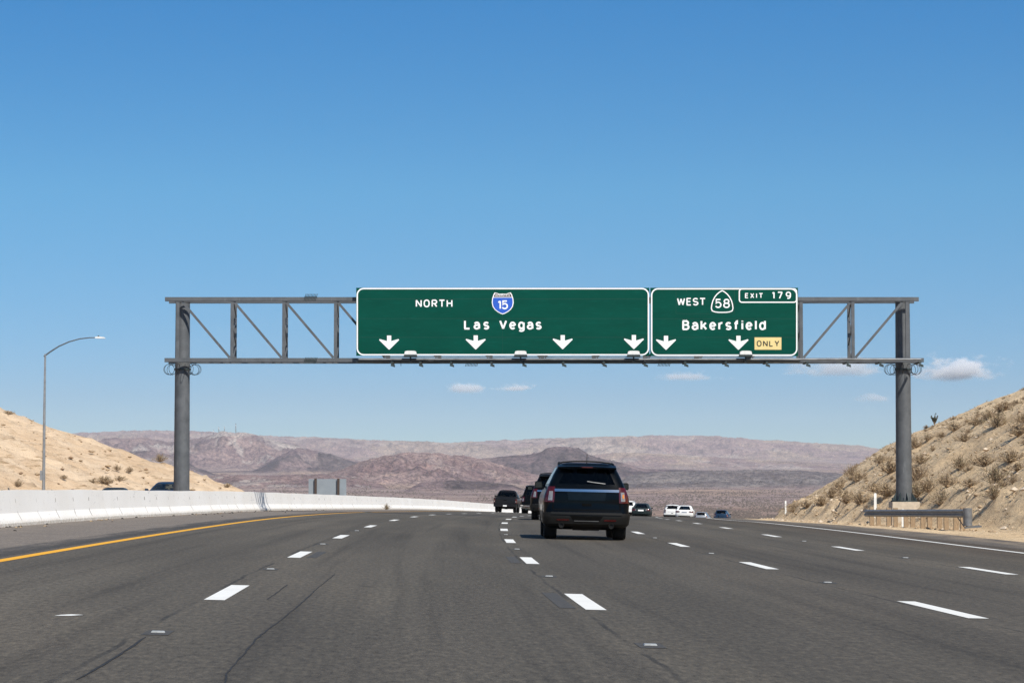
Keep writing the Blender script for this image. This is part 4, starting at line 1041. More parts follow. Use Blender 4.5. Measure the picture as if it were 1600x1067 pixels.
def make_suv(name, label, pm, scale=1.0, chrome_strip=True, bumper_m='trim_grey', glass='glass_black', rearglass='glass_dark', detail=2, rails=True, tall=0.0, lights='explorer'):
    root = empty(name); tag(root, label, 'suv')
    k = tall
    low = [(.26,.86,.26,4.70),(.36,.95,.10,4.86),(.52,.975,.05,4.95),(.64,.98,.06,4.98),(.70,.98,.085,4.98),(.86,.99,.08,4.97),(1.0,.965,.085,4.9),(1.08,.935,.09,4.75),(1.13,.915,.10,4.55)]
    up = [(1.13,.905,.10,3.80),(1.27+k*.3,.855,.13,3.5),(1.46+k*.6,.77,.22,3.12),(1.645+k,.675,.31,2.72),(1.69+k,.64,.345,2.6),(1.735+k,.575,.42,2.45),(1.76+k,.42,.62,2.25),(1.765+k,.2,.9,2.0)]
    c = Car(low, up, 0.21, 0.45, 0.09, 0.28)
    c.build(root, pm, (0.98, 3.86), 0.375, 0.29, M[glass], M[rearglass], (1, 2))
    under(root, .40, 4.3, .62, .23, .32)
    zt = 1.645 + k
    m = MB(); zz = zt + .035; nx = 13; vs = []
    for o, yy in ((0, .04), (.0, .40)):
        for i in range(nx):
            x = -.67 + 1.34*i/(nx-1); vs.append((x, yy + .28 + .05*(x/.67)**2 - (.0 if yy > .2 else 0.06) - .10, zz + (.055 if yy > .2 else -.005) - .02*(x/.67)**2))
    for i in range(nx): vs.append((vs[i][0], vs[i][1]+.02, vs[i][2]-.045))
    for i in range(nx): vs.append((vs[nx+i][0], vs[nx+i][1]+.04, vs[nx+i][2]-.06))
    fs = []
    for i in range(nx-1): fs += [(i, i+1, nx+i+1, nx+i), (i, 2*nx+i, 2*nx+i+1, i+1), (2*nx+i, 3*nx+i, 3*nx+i+1, 2*nx+i+1), (nx+i, nx+i+1, 3*nx+i+1, 3*nx+i)]
    fs += [(0, nx, 3*nx, 2*nx), (nx-1, 3*nx-1, 4*nx-1, 2*nx-1)]
    m.add(vs, fs); sp_ = m.build('spoiler', pm, root, 30)
    b = MB(); b.box((-.13, .30-.065-.105, zz-.036), (.13, .30-.04, zz-.012)); b.build('brake_light', M['red_lens'], sp_)
    # tail lamps
    for sg in (-1, 1):
        tl = c.patch((.745,.725), (.985,.93), .85, 1.205, .014, .05, sg, 8, 4).build('tail_light', M['red_lens'], root, 40)
        c.patch((.785,.770), (.88,.855), .89, 1.10, .022, .03, sg, 4, 3).build('reverse_lamp', M['clear_lens'], tl, 40)
        if lights == 'explorer': c.patch(.81, .85, .96, 1.05, .028, .02, sg, 3, 2).build('turn_lamp', M['amber_lens'] if sg > 0 else M['clear_lens'], tl)
    if chrome_strip: c.patch(-.735, .735, 1.095, 1.155, .022, .03, 1, 16, 2, True).build('chrome_strip', M['chrome'], root, 40)
    c.patch((-.42,-.45), (.42,.45), .90, 1.085, .010, .02, 1, 10, 2, True).build('number_plate_panel', M['plate_blue'] if detail > 1 else pm, root, 40)
    c.patch(-.11, .11, .77, .83, .008, .02, 1, 6, 1, True).build('tailgate_handle', M['under'], root)
    c.patch((-.79,-.735), (-.76,-.722), .70, 1.09, .004, .02, 1, 2, 3, True).build('tailgate_seam', M['under'], root)
    c.patch((.76,.722), (.79,.735), .70, 1.09, .004, .02, 1, 2, 3, True).build('tailgate_seam', M['under'], root)
    c.patch(-.76, .76, .672, .688, .004, .02, 1, 16, 1, True).build('tailgate_seam', M['under'], root)
    # bumper: lower cladding that wraps the corners, a lit step on top
    bp_ = c.patch((-1.55,-1.62), (1.55,1.62), .30, .615, .035, .10, 1, 40, 5, True).build('rear_bumper', M[bumper_m], root, 35)
    c.patch(-.80, .80, .575, .625, .06, .09, 1, 24, 2, True).build('bumper_step', M['trim_grey'], bp_, 40)
    c.patch((-.30,-.38), (.30,.38), .44, .545, .042, .05, 1, 12, 2, True).build('bumper_recess', M['under'], bp_, 40)
    c.patch(-.28, .28, .425, .437, .05, .03, 1, 12, 1, True).build('bumper_bar', M['steel_light'], bp_)
    c.patch((-.30,-.40), (.30,.40), .215, .40, -.01, .06, 1, 14, 2, True).build('diffuser', M['trim'], bp_, 40)
    for sg in (-1, 1):
        c.patch(.40, .68, .435, .465, .044, .03, sg, 6, 1).build('reflector', M['red_lens'], root)
        e = MB(); e.lathe([(.062, .0), (.066, -.015), (.058, -.03), (.045, -.028), (.040, .05), (.0, .06)], 20, 'y', (sg*.57, .07, .325)); e.build('exhaust_pipe', M['trim'] if detail > 1 else M['steel_dark'], root, 40)
    mirror(root, .93, 3.05, 1.24, pm)
    if rails:
        for sg in (-1, 1):
            m = MB(); m.tube([(sg*.63, .60, 1.70+k), (sg*.62, .72, 1.74+k), (sg*.605, 1.0, 1.758+k), (sg*.60, 2.1, 1.758+k), (sg*.59, 2.5, 1.745+k), (sg*.58, 2.62, 1.72+k)], .022, 8); m.tube([(sg*.61, 1.5, 1.70+k), (sg*.605, 1.5, 1.785+k)], .022, 6); m.build('roof_rail', M['trim'], root, 50)
        m = MB(); m.tube([(-.645, .95, 1.69+k), (-.61, .95, 1.745+k), (-.54, .95, 1.768+k), (-.3, .95, 1.792+k), (0, .95, 1.80+k), (.3, .95, 1.792+k), (.54, .95, 1.768+k), (.61, .95, 1.745+k), (.645, .95, 1.69+k)], .02, 6); m.build('roof_bar', M['trim'], root)
    m = MB(); m.lathe([(.035,0),(.03,.03),(.012,.05)], 10, 'z', (0, .55, 1.715+k)); m.tube([(0, .56, 1.76+k), (0.005, .50, 1.96+k)], .006, 5); m.build('antenna', M['trim'], root)
    m = MB(); p0 = c.pt(.18, 1.31+k*.3, .03); p1 = c.pt(.42, 1.285+k*.3, .03); p2 = c.pt(.0, 1.335+k*.3, .03); m.tube([p1, p0, p2], .007, 6); m.build('rear_wiper', M['steel_light'], root)
    seats(root, ((1.5, 1.52), (2.5, 1.56)), .9)
    m = MB(); m.box((-.13, 2.83, 1.53+k), (.13, 2.87, 1.59+k)); m.tube([(0, 2.85, 1.59+k), (0, 2.80, 1.66+k)], .012, 5); m.build('inside_mirror', M['trim'], root)
    m = MB(); m.box((-.75, 3.1, 1.0), (.75, 3.75, 1.16)); m.build('dashboard', M['seat'], root)
    return root

suv = place(make_suv('suv', 'glossy black suv with chrome tailgate strip driving close ahead', M['p_black']), 915.5, 58.5)
s2 = place(make_suv('suv', 'black suv almost hidden directly in front of the near black suv', M['p_black2'], detail=1, tall=0.03), 868, 99)
s3 = place(make_suv('suv', 'tall black suv with a bright chrome rear bumper, beside the pickup truck', M['p_black2'], chrome_strip=False, bumper_m='chrome', rearglass='glass_black', detail=1, rails=False, tall=0.30), 834, 186)
s3['category'] = 'suv'

def make_pickup(name, label, pm):
    root = empty(name); tag(root, label, 'pickup truck')
    low = [(.40,.84,.20,5.0),(.48,.90,.12,5.15),(.62,.925,.10,5.22),(.90,.935,.10,5.22),(1.05,.925,.10,5.12),(1.12,.90,.105,4.9)]
    up = [(1.12,.90,1.95,4.05),(1.24,.86,1.98,3.85),(1.42,.79,2.05,3.55),(1.62,.70,2.15,3.15),(1.70,.64,2.22,3.0),(1.765,.52,2.35,2.85),(1.78,.3,2.5,2.7)]
    c = Car(low, up, 0.09, 0.4, 0.03, 0.25); c.all = low
    c.build(root, pm, (1.15, 4.25), 0.385, 0.25, M['glass_dark'], M['glass_dark'], (1, 2), ((1,4),(6,9)), [((-.78, .17, .62), (.78, 1.85, 1.3))])
    under(root, .5, 4.6, .60, .28, .42)
    for sg in (-1, 1):
        c.patch(.80, .98, .74, 1.06, .012, .04, sg, 5, 3).build('tail_light', M['red_lens'], root, 40)
        c.patch(.82, .88, .80, .90, .02, .03, sg, 3, 2).build('reverse_lamp', M['clear_lens'], root.children[-1])
        e = MB()
    c.patch(-.76, .76, .58, 1.10, .010, .03, 1, 12, 3, True).build('tailgate', pm, root, 40)
    c.patch(-.12, .12, .93, .99, .016, .02, 1, 4, 1, True).build('tailgate_handle', M['under'], root)
    m = MB(); m.box((-.90, -.02, .44), (.90, .10, .58)); b = m.build('rear_bumper', M['p_grey'], root)
    m = MB(); m.box((-.15, -.026, .46), (.15, -.022, .56)); m.build('number_plate', M['sign_white'], b)
    m = MB(); m.box((-.12, 2.20, 1.735), (.12, 2.24, 1.765)); m.build('brake_light', M['red_lens'], root)
    mirror(root, .93, 3.35, 1.24, M['trim']); seats(root, ((2.35, 1.55),), .9)
    return root
pk = place(make_pickup('pickup_truck', 'dark grey pickup truck in the far left lane beside the white barrier', M['p_grey']), 788.5, 203)

def make_sedan(name, label, pm, cat='car', front=False):
    root = empty(name); tag(root, label, cat)
    low = [(.22,.80,.22,4.45),(.30,.87,.08,4.65),(.45,.90,.03,4.75),(.65,.91,.02,4.78),(.80,.905,.04,4.72),(.92,.885,.10,4.5),(.98,.86,.16,4.2)]
    up = [(.98,.85,.62,3.5),(1.06,.81,.75,3.3),(1.22,.73,1.02,2.95),(1.36,.65,1.30,2.6),(1.41,.60,1.45,2.45),(1.445,.46,1.7,2.25),(1.45,.2,1.9,2.1)]
    c = Car(low, up, 0.22, 0.5, 0.12, 0.3); c.all = low
    c.build(root, pm, (.98, 3.72), 0.33, 0.22, M['glass_dark'], M['glass_dark'], (0, 1, 2), ((1,4),(6,9)))
    under(root, .4, 4.1, .58, .16, .26)
    for sg in (-1, 1):
        c.patch(.50, .98, .70, .86, .012, .04, sg, 8, 2).build('tail_light', M['red_lens'], root, 40)
        c.patch(.46, .58, .735, .82, .018, .03, sg, 3, 1).build('reverse_lamp', M['clear_lens'], root.children[-1])
    c.patch(-.27, .27, .66, .80, .008, .02, 1, 8, 1, True).build('number_plate', M['sign_white'] if pm is not M['p_white'] else M['p_silver'], root)
    c.patch((-1.2,-1.3), (1.2,1.3), .27, .55, .02, .06, 1, 30, 3, True).build('rear_bumper', pm, root, 40)
    c.patch(-.6, .6, .27, .36, .028, .03, 1, 14, 1, True).build('diffuser', M['trim'], root)
    mirror(root, .87, 2.9, 1.0, pm, .17, .13); seats(root, ((1.6, 1.22), (2.4, 1.24)), .7)
    return root
place(make_sedan('sedan_car', 'dark slate sedan seen just right of the near black suv', M['p_slate']), 1000.5, 252)
place(make_sedan('sedan_car', 'white sedan on the crest beside a white suv', M['p_white']), 1068.3, 263)
place(make_suv('suv', 'white suv with black rear glass, half hidden behind the white sedan', M['p_white'], chrome_strip=False, rearglass='glass_black', detail=1, rails=False), 1049.5, 288)
place(make_suv('suv', 'white suv behind the dark slate sedan, only a sliver showing beside the near black suv', M['p_white'], chrome_strip=False, rearglass='glass_black', detail=1, rails=False), 979, 262)
place(make_suv('suv', 'small far silver suv low on the crest between white sedan and blue suv', M['p_silver'], chrome_strip=False, rearglass='glass_black', detail=1, rails=False), 1094, 372)
bs = place(make_suv('suv', 'navy blue suv with a spare wheel on its tailgate, rightmost car on the crest', M['p_navy'], chrome_strip=False, rearglass='glass_black', detail=1, rails=False), 1125.5, 340)
m = MB(); m.lathe([(.0, -.14), (.20, -.15), (.33, -.12), (.36, 0), (.36, .09)], 24, 'y', (.0, .05, .95)); m.build('spare_wheel_cover', M['p_navy'], bs, 40)
# oncoming cars behind the barrier (roofs and windscreens show)
def oncoming(root, px, d, t_off=0):
    X = (px - 800) / F * d; root.location = (X, d, float(bz(d) - ez(d)) - 0.126); root.rotation_euler = (0, 0, math.pi - head(d)); return root
oncoming(make_suv('suv', 'dark blue suv coming the other way behind the left gantry column', M['p_navy'], chrome_strip=False, glass='glass_dark', detail=1, rails=False, tall=-0.07), 275, 142)
oncoming(make_sedan('sedan_car', 'dark sedan whose roof alone shows over the white barrier on the left', M['p_slate']), 191, 152)

# ------------------------------------------------------------------ roadside things
# street lamp on the far side
lp = P(68, 768, 170); lz = gz(lp.x, 170)
lamp = empty('street_lamp', (lp.x, 170, lz)); tag(lamp, 'tall slim street lamp with a curved arm in front of the left hillside', 'street lamp')
ptop = P(68.5, 553, 170).z - lz
m = MB(); m.tube([(0,0,-.1), (0,0,ptop*.5), (.02,0,ptop)], [.115,.09,.06], 12); m.build('pole', M['steel_light'], lamp, 50)
ar = [P(px, py, 170) for px, py in ((68.5,557),(78,550),(92,541),(108,534),(124,529.5),(140,527.6),(151,527.5))]
m = MB(); m.tube([(a.x-lp.x, 0, a.z-lz) for a in ar], [.05,.05,.046,.042,.038,.035,.033], 8); m.build('arm', M['steel'], lamp, 60)
a = P(151, 527.6, 170); m = MB(); m.prism([(a.x-lp.x-.10, a.z-lz-.03), (a.x-lp.x+.10, a.z-lz-.055), (a.x-lp.x+.58, a.z-lz-.05), (a.x-lp.x+.50, a.z-lz+.03), (a.x-lp.x+.15, a.z-lz+.07), (a.x-lp.x-.08, a.z-lz+.05)], -.15, .15); hd = m.build('lamp_head', M['white_metal'], lamp)
m = MB(); m.lathe([(.05,0),(.05,.09),(.0,.1)], 10, 'z', (a.x-lp.x+.12, 0, a.z-lz+.055)); m.build('photocell', M['steel_dark'], hd)
b0 = P(66, 742.5, 169.8); m = MB(); m.box((b0.x-lp.x-.16, -.18, b0.z-lz-.32), (b0.x-lp.x+.02, .02, b0.z-lz+.32)); m.build('control_box', M['steel_light'], lamp)
# back of a sign in the median
sx0, sx1 = P(482, 748, 165), P(541, 774, 165); zg_ = float(bz(165) - ez(165)) - 0.24
bsn = empty('road_sign', ((sx0.x + sx1.x)/2, 165, zg_)); tag(bsn, 'grey back of a road sign on two brown posts behind the barrier', 'road sign')
cx = (sx0.x + sx1.x)/2; hw = (sx1.x - sx0.x)/2
m = MB(); m.box((-hw, .06, sx1.z - zg_), (hw, .075, sx0.z - zg_)); m.build('panel', M['sign_back'], bsn)
for px in (493.3, 528.8):
    x0 = P(px, 760, 165).x - cx; m = MB(); m.box((x0-.07, -.11, -.3), (x0+.07, .03, sx0.z - zg_ + .03)); m.build('post', M['wood_dark'], bsn)
# delineator posts
def delineator(px, pyt, d, label):
    p = P(px, pyt, d); z = gz(p.x, d); o = empty('marker_post', (p.x, d, z)); tag(o, label, 'marker post')
    hgt = p.z - z; m = MB(); m.prism([(-.065,-.2),(.065,-.2),(.065,hgt-.03),(.03,hgt),(-.03,hgt),(-.065,hgt-.03)], -.012, .012); m.build('post', M['white_metal'], o)
    m = MB(); m.box((-.04,-.0155,hgt-.22),(.04,-.0125,hgt-.06)); m.build('reflector', M['sign_white'], o)
delineator(1227.5, 782, 205, 'slim white marker post at the left foot of the right hillside')
delineator(1367.5, 770, 127, 'slim white marker post behind the guard rail near the gantry column')
delineator(1411, 795, 112, 'low white marker post between the guard rail timbers')
# guard rail
def guard_rail():
    a = P(1352, 800, 119); b = P(1509, 800, 96); n = 30
    o = empty('guard_rail', (b.x, b.y, gz(b.x, b.y))); W = o.location.copy()
    tag(o, 'short steel guard rail on timber posts in front of the right gantry column', 'guard rail')
    path = []
    for i in range(n+1):
        k = i/n; p = a.lerp(b, k); p.x += 0.25*math.sin(math.pi*k)
        path.append(p)
    ztop = [P(800, 796.0, path[0].y).z + (P(800, 795.2, path[-1].y).z - P(800, 796.0, path[0].y).z)*i/n for i in range(n+1)]
    prof = [(0.0, 0.0), (-.02, -.02), (-.085, -.055), (-.085, -.10), (-.02, -.135), (-.02, -.18), (-.085, -.215), (-.085, -.26), (-.02, -.295), (0.0, -.315)]
    vs = []; 
    for i, p in enumerate(path):
        t = (path[min(i+1, n)] - path[max(i-1, 0)]); t.z = 0; t.normalize(); nx = Vector((-t.y, t.x, 0)) * (1 if t.y < 0 else -1)  # toward the road
        nx = Vector((-abs(nx.x), nx.y if nx.x < 0 else -nx.y, 0))
        for q, h in prof: vs.append(p + nx*(-q)*1.0 + Vector((0, 0, ztop[i] - p.z + h)) - W)
    kk = len(prof); fs = [(i*kk+j, (i+1)*kk+j, (i+1)*kk+j+1, i*kk+j+1) for i in range(n) for j in range(kk-1)]
    m = MB(); m.add(vs, fs); rail = m.build('rail', M['rail'], o, 30)
    md = rail.modifiers.new('s', 'SOLIDIFY'); md.thickness = 0.006
    bm_ = MB()
    for i in range(12):
        k = (i+0.5)/12; j = int(k*n); p = path[j]
        z0 = gz(p.x+.14, p.y) - .3 - W.z; zt = ztop[j] - W.z + (0.07 if i in (0,1,2,3,11) else -0.01)
        m = MB(); m.box((p.x+.05-W.x, p.y-.08-W.y, z0), (p.x+.24-W.x, p.y+.08-W.y, zt)); m.build('post', M['wood'], o)
    # rounded buffer end and its foot
    e = path[-1]; ze = ztop[-1]
    m = MB(); r_ = 0.17; pts = [(0.04 + r_ - r_*math.cos(R(a_)), -r_*math.sin(R(a_))) for a_ in range(-90, 271, 20)]
    vs = [(x - .16, y - .10, z) for z in (-.62, .04) for x, y in pts]; q = len(pts)
    vs = [(x + e.x - W.x, y + e.y - W.y, z + ze - W.z) for x, y, z in vs]
    m.add(vs, [(i, i+1, q+i+1, q+i) for i in range(q-1)] + [tuple(range(q)), tuple(range(2*q-1, q-1, -1))]); m.build('end_buffer', M['rail'], o, 40)
    m = MB(); m.add([Vector(v) + e - W + Vector((0, 0, ze - e.z)) for v in ((-.10,-.35,-.66),(.55,-.25,-.62),(.50,.10,-.60),(-.05,.05,-.66),(-.10,-.35,-.72),(.55,-.25,-.67),(.50,.10,-.67),(-.05,.05,-.72))], [(0,1,2,3),(7,6,5,4),(0,4,5,1),(1,5,6,2),(2,6,7,3),(3,7,4,0)]); m.build('foot_plate', M['steel'], o)
    p1, p2 = path[-4], path[-2]; m = MB(); m.tube([p1 - W + Vector((.0,0,ztop[-4]-p1.z-.2)), p2 - W + Vector((.06,0,ztop[-2]-p2.z-.66))], .02, 6); m.build('anchor_cable', M['wire'], o)
guard_rail()

# ------------------------------------------------------------------ shrubs
def shrub_mesh(name, seed, h, w, leaf, nt=55, nl=420, ls=0.035):
    rnd = random.Random(seed); m = MB()
    tips = []
    for i in range(nt):
        a = rnd.uniform(0, 2*math.pi); el = rnd.uniform(0.03, 1.0)*math.pi/2; L_ = rnd.uniform(.6, 1.08)
        dx, dy, dz_ = math.cos(a)*w*math.cos(el)*L_, math.sin(a)*w*math.cos(el)*L_, h*(.10+.90*math.sin(el))*L_
        q = [(0,0,-.05), (dx*.45+rnd.uniform(-.08,.08), dy*.45+rnd.uniform(-.08,.08), dz_*.38), (dx*.78+rnd.uniform(-.05,.05), dy*.78+rnd.uniform(-.05,.05), dz_*.74), (dx, dy, dz_)]
        m.tube(q, [.014,.011,.008,.004], 3, 0, False); tips.append(q)
        for _ in range(3):
            k = rnd.uniform(.3,.9); b = Vector((dx*k, dy*k, dz_*k)); e = b + Vector((rnd.uniform(-.2,.2)*w, rnd.uniform(-.2,.2)*w, rnd.uniform(.0,.25)*h)); m.tube([b, e], [.007,.003], 3, 0, False)
            tips.append([tuple(b), tuple(b), tuple(b), tuple(e)])
    for i in range(nl):
        q = rnd.choice(tips); k = rnd.uniform(.2, 1.0); b = Vector(q[1 if k < .5 else 2]).lerp(Vector(q[3]), rnd.random()) + Vector((rnd.gauss(0,.03), rnd.gauss(0,.03), rnd.gauss(0,.03)))
        s = ls * rnd.uniform(.5, 1.4); u = Vector((rnd.gauss(0,1), rnd.gauss(0,1), rnd.gauss(0,1))).normalized()*s; v = Vector((rnd.gauss(0,1), rnd.gauss(0,1), rnd.gauss(0,1))).normalized()*s*.6
        m.add([b-u, b+v, b+u, b-v], [(0,1,2,3)], 1)
    o = m.build(name, [M['twig'], leaf]); me = o.data; bpy.data.objects.remove(o); return me
SH = [shrub_mesh('dry_shrub', 11, .75, .65, M['leaf_dry']), shrub_mesh('dry_shrub', 12, .6, .8, M['leaf_dry'], 60, 500), shrub_mesh('dry_shrub', 13, .9, .7, M['leaf_olive'], 50, 380, .03),
      shrub_mesh('dry_shrub', 14, .45, .55, M['leaf_dry'], 45, 260), shrub_mesh('dry_shrub', 15, 1.0, .8, M['leaf_dry'], 65, 330, .028)]
def shrub(me, p, s, label, group=None, name='desert_shrub'):
    o = bpy.data.objects.new(name, me); C.objects.link(o); o.location = p; o.scale = (s*1.1, s*1.1, s*random.uniform(.60,.85)); o.rotation_euler = (0, 0, random.uniform(0, 6.28))
    tag(o, label, 'shrub', group); return o
# individually seen ones (photo column, row of the foot, size)
for px, py, k, s in ((1432,752,4,1.5),(1440,724,1,1.2),(1555,757,2,1.25),(1500,735,2,1.1),(1472,790,2,1.1),(1553,785,2,1.0),(1540,728,1,1.3),(1590,735,3,1.3),(1508,690,1,1.1),(1560,668,2,1.3),(1590,684,0,1.2),
                     (1525,665,1,1.0),(1450,690,0,1.0),(1472,683,3,1.2),(1490,674,0,1.1),(1340,752,1,1.6),(1390,742,0,1.6),(1300,778,1,1.5),(1322,786,0,1.4),(1283,788,1,1.3),(1365,768,3,1.5),(1345,790,0,1.3),
                     (1385,775,1,1.3),(1432,776,2,1.3),(1450,772,0,1.1),(1260,793,0,1.2),(1240,797,3,1.4),(1310,765,0,1.5),(1330,745,4,1.2),(1375,724,0,1.4),(1240,800,1,.9),(1480,760,0,1.0),(1515,760,3,1.2),(1580,722,1,1.2),(1430,700,0,1.3),(1600,660,1,1.2),(1570,640,3,1.4),(1545,655,0,1.0)):
    p = hit_ground(px, py, 70, 330)
    if p is not None: shrub(SH[k], p, s * 1.05, 'dry brown twiggy shrub growing on the right hillside', 'dry shrubs on the right hillside')
rn = random.Random(5); cnt = 0
for i in range(2400):
    d = rn.uniform(84, 260); t = float(tfoot(d)) + rn.uniform(0.8, 26); x = float(x2(d)) + t
    if 800 + F*x/d > 1680 or float(fbm(np.array([x*.12]), np.array([d*.12]), 3, 91)[0]) < 0.50: continue
    cnt += 1
    if cnt > 225: break
    shrub(SH[rn.choice((0,1,3,3,0,4))], Vector((x, d, gz(x, d))), rn.uniform(.25, .75), 'dry brown twiggy shrub growing on the right hillside', 'dry shrubs on the right hillside')
# dark shrub on the skyline of the right hill
def dark_plant():
    m = MB(); rnd = random.Random(3)
    for i in range(46):
        a = rnd.uniform(0, 6.28); l = rnd.uniform(.5, 1.0); e = (math.cos(a)*.35*l, math.sin(a)*.35*l, .95*l*rnd.uniform(.7,1.1)); m.tube([(0,0,-.1), (e[0]*.4, e[1]*.4, e[2]*.45), e], [.02,.014,.005], 3, 0, False)
        for _ in range(9):
            b = Vector(e).lerp(Vector((e[0]*.4, e[1]*.4, e[2]*.5)), rnd.random()); u = Vector((rnd.gauss(0,1), rnd.gauss(0,1), rnd.gauss(0,1))).normalized()*.07; v = Vector((rnd.gauss(0,1), rnd.gauss(0,1), rnd.gauss(0,1))).normalized()*.045
            m.add([b-u, b+v, b+u, b-v], [(0,1,2,3)], 1)
    return m.build('desert_shrub', [M['twig'], M['leaf_dark']])
def skyline(px, d0, d1, up=0.0):
    """crest point of the ground along a sight column"""
    ds = np.arange(d0, d1, 0.5); xs = (px - 800)/F*ds; z = ground_z(xs, ds); i = int(np.argmax((z - H)/ds)); return Vector((xs[i], ds[i], z[i]))
o = dark_plant(); o.location = skyline(1460, 80, 320); o.scale = (1.0,)*3
tag(o, 'small dark leafy shrub standing alone on the skyline of the right hill', 'shrub')
o = shrub(SH[2], skyline(250, 150, 330), 1.7, 'brown bush on the skyline of the left hill beside the gantry column', None)
for px, py, k, s in ((168,757,1,1.3),(183,737,0,.9),(203,738,0,1.0),(187,752,3,1.3),(160,757,0,1.2),(145,756,3,1.3),(12,648,3,1.6),(28,760,0,.8),(100,750,3,.9),(355,763,0,.9)):
    p = hit_ground(px, py, 150, 330)
    if p is not None: shrub(SH[k], p, s, 'small dry shrub growing on the left hillside', 'dry shrubs on the left hillside')
# weed at the foot of the barrier
wd = d_at_px(597); q = on_barrier(wd, 0.0); 
shrub(SH[2], Vector((q.x + .35, q.y - .2, q.z)), .62, 'small green brown weed growing at the foot of the white barrier', None, 'weed')

# loose stones on the slopes and litter of stones along the shoulder
def stones(name, n, fn, mats, seed):
    rnd = random.Random(seed); m = MB()
    for i in range(n):
        p, s = fn(rnd)
        if p is None: continue
        vs = []
        for v in ((1,0,0),(-1,0,0),(0,1,0),(0,-1,0),(0,0,1),(0,0,-.6),(.7,.7,.3),(-.7,.7,.4),(.7,-.7,.3),(-.7,-.7,.35)):
            k = s*rnd.uniform(.6,1.2); vs.append((p.x+v[0]*k*1.2, p.y+v[1]*k, p.z+v[2]*k*.75 + s*.1))
        bm = bmesh.new(); bvs = [bm.verts.new(v) for v in vs]; bmesh.ops.convex_hull(bm, input=bvs)
        bm.verts.index_update(); b = [tuple(v.co) for v in bm.verts]; bm.faces.ensure_lookup_table()
        m.add(b, [tuple(v.index for v in f.verts) for f in bm.faces], rnd.choice((0,0,1))); bm.free()
    return tag(m.build(name, mats), kind='stuff')
def hill_stone(r):
    d = r.uniform(80, 230); t = float(tfoot(d)) + abs(r.gauss(0, 9)) - 1.2; x = float(x2(d)) + t
    if 800 + F*x/d > 1660: return None, 0
    return Vector((x, d, gz(x, d))), min(.17, .03 + r.expovariate(24))
s_ = stones('loose_stones', 2300, hill_stone, [M['rock'], M['rock_pale']], 8); tag(s_, 'loose brown and pale stones strewn over the right slope', 'stones')
def left_stone(r):
    d = r.uniform(165, 268); t = -33.0 - abs(r.gauss(0, 16)) - .5; x = float(x2(d)) + t
    if 800 + F*x/d < -60: return None, 0
    return Vector((x, d, gz(x, d))), min(.26, .04 + r.expovariate(14))
s_ = stones('loose_stones', 850, left_stone, [M['rock'], M['rock_left']], 18); tag(s_, 'loose stones and ledges on the left hillside', 'stones')
def tufts(n, seed):
    r = random.Random(seed); m = MB()
    for i in range(n):
        d = r.uniform(84, 235); t = float(tfoot(d)) + abs(r.gauss(0, 11)) + .3; x = float(x2(d)) + t
        if 800 + F*x/d > 1660: continue
        z = gz(x, d); h = r.uniform(.10, .30)
        for k in range(9):
            a = r.uniform(0, 6.28); l = h*r.uniform(.5, 1.1); e = (x + math.cos(a)*l*.9, d + math.sin(a)*l*.9, z + l*r.uniform(.35, 1.0)); w_ = .012
            m.add([(x - math.sin(a)*w_, d + math.cos(a)*w_, z - .02), (x + math.sin(a)*w_, d - math.cos(a)*w_, z - .02), e], [(0, 1, 2)], r.choice((0, 0, 1)))
    return tag(m.build('dry_grass', [M['twig'], M['leaf_olive']]), 'short dry grass tufts over the right slope', 'grass', None, 'stuff')
tufts(2600, 31)
def sh_stone(r):
    d = r.uniform(50, 150); t = float(tb(d)) + r.expovariate(1/.35) + .08
    return at(min(t, -8), d), r.uniform(.015, .05)
s_ = stones('road_debris', 130, sh_stone, [M['soffit'], M['rock']], 9); tag(s_, 'bits of rubber and stone along the foot of the barrier', 'debris')

# ------------------------------------------------------------------ radio masts on the far ridge
def mast(px, pyb, hpx, label, d=13300):
    ix = int(np.argmin(np.abs(cols - px))); iy = int(np.argmax((ZT[:, ix] / RR[:, ix]) * (RR[:, ix] < 15500))); d = float(RR[iy, ix]); z0 = H + float(ZT[iy, ix])
    hh = hpx / F * d; o = empty('radio_mast', ((px-800)/F*d, d, z0 - 3)); tag(o, label, 'radio mast', None)
    m = MB(); w = hh * .05
    for i, j in ((-1,-1),(1,-1),(1,1),(-1,1)): m.bar((i*w, j*w, 0), (i*w*.4, j*w*.4, hh), 1.1, 1.1, (0, 1, 0))
    for k in range(7):
        za, zb_ = hh*k/7, hh*(k+1)/7; wa, wb_ = w*(1-.6*k/7), w*(1-.6*(k+1)/7)
        m.bar((-wa, -wa, za), (wb_, -wb_, zb_), .7, .7, (0, 1, 0)); m.bar((wa, wa, za), (-wb_, wb_, zb_), .7, .7, (0, 1, 0))
    m.build('lattice', M['steel'], o); m = MB(); m.lathe([(2.2, -.6), (2.4, 0), (1.5, .8)], 12, 'y', (0, -w*.6 - 1, hh*.8)); m.lathe([(1.6, -.6), (1.8, 0), (1.2, .8)], 12, 'y', (1.5, -w*.6 - 1, hh*.6)); m.build('dish', M['white_metal'], o)
mast(368.5, 680, 16, 'tallest radio mast on the far left mountain, right of the others')
mast(351, 682, 8.5, 'short radio mast on the far left mountain, second from the right')
mast(342, 682, 9.5, 'short radio mast in the middle of the far left mountain group')
mast(334, 683, 8, 'leftmost short radio mast on the far left mountain')

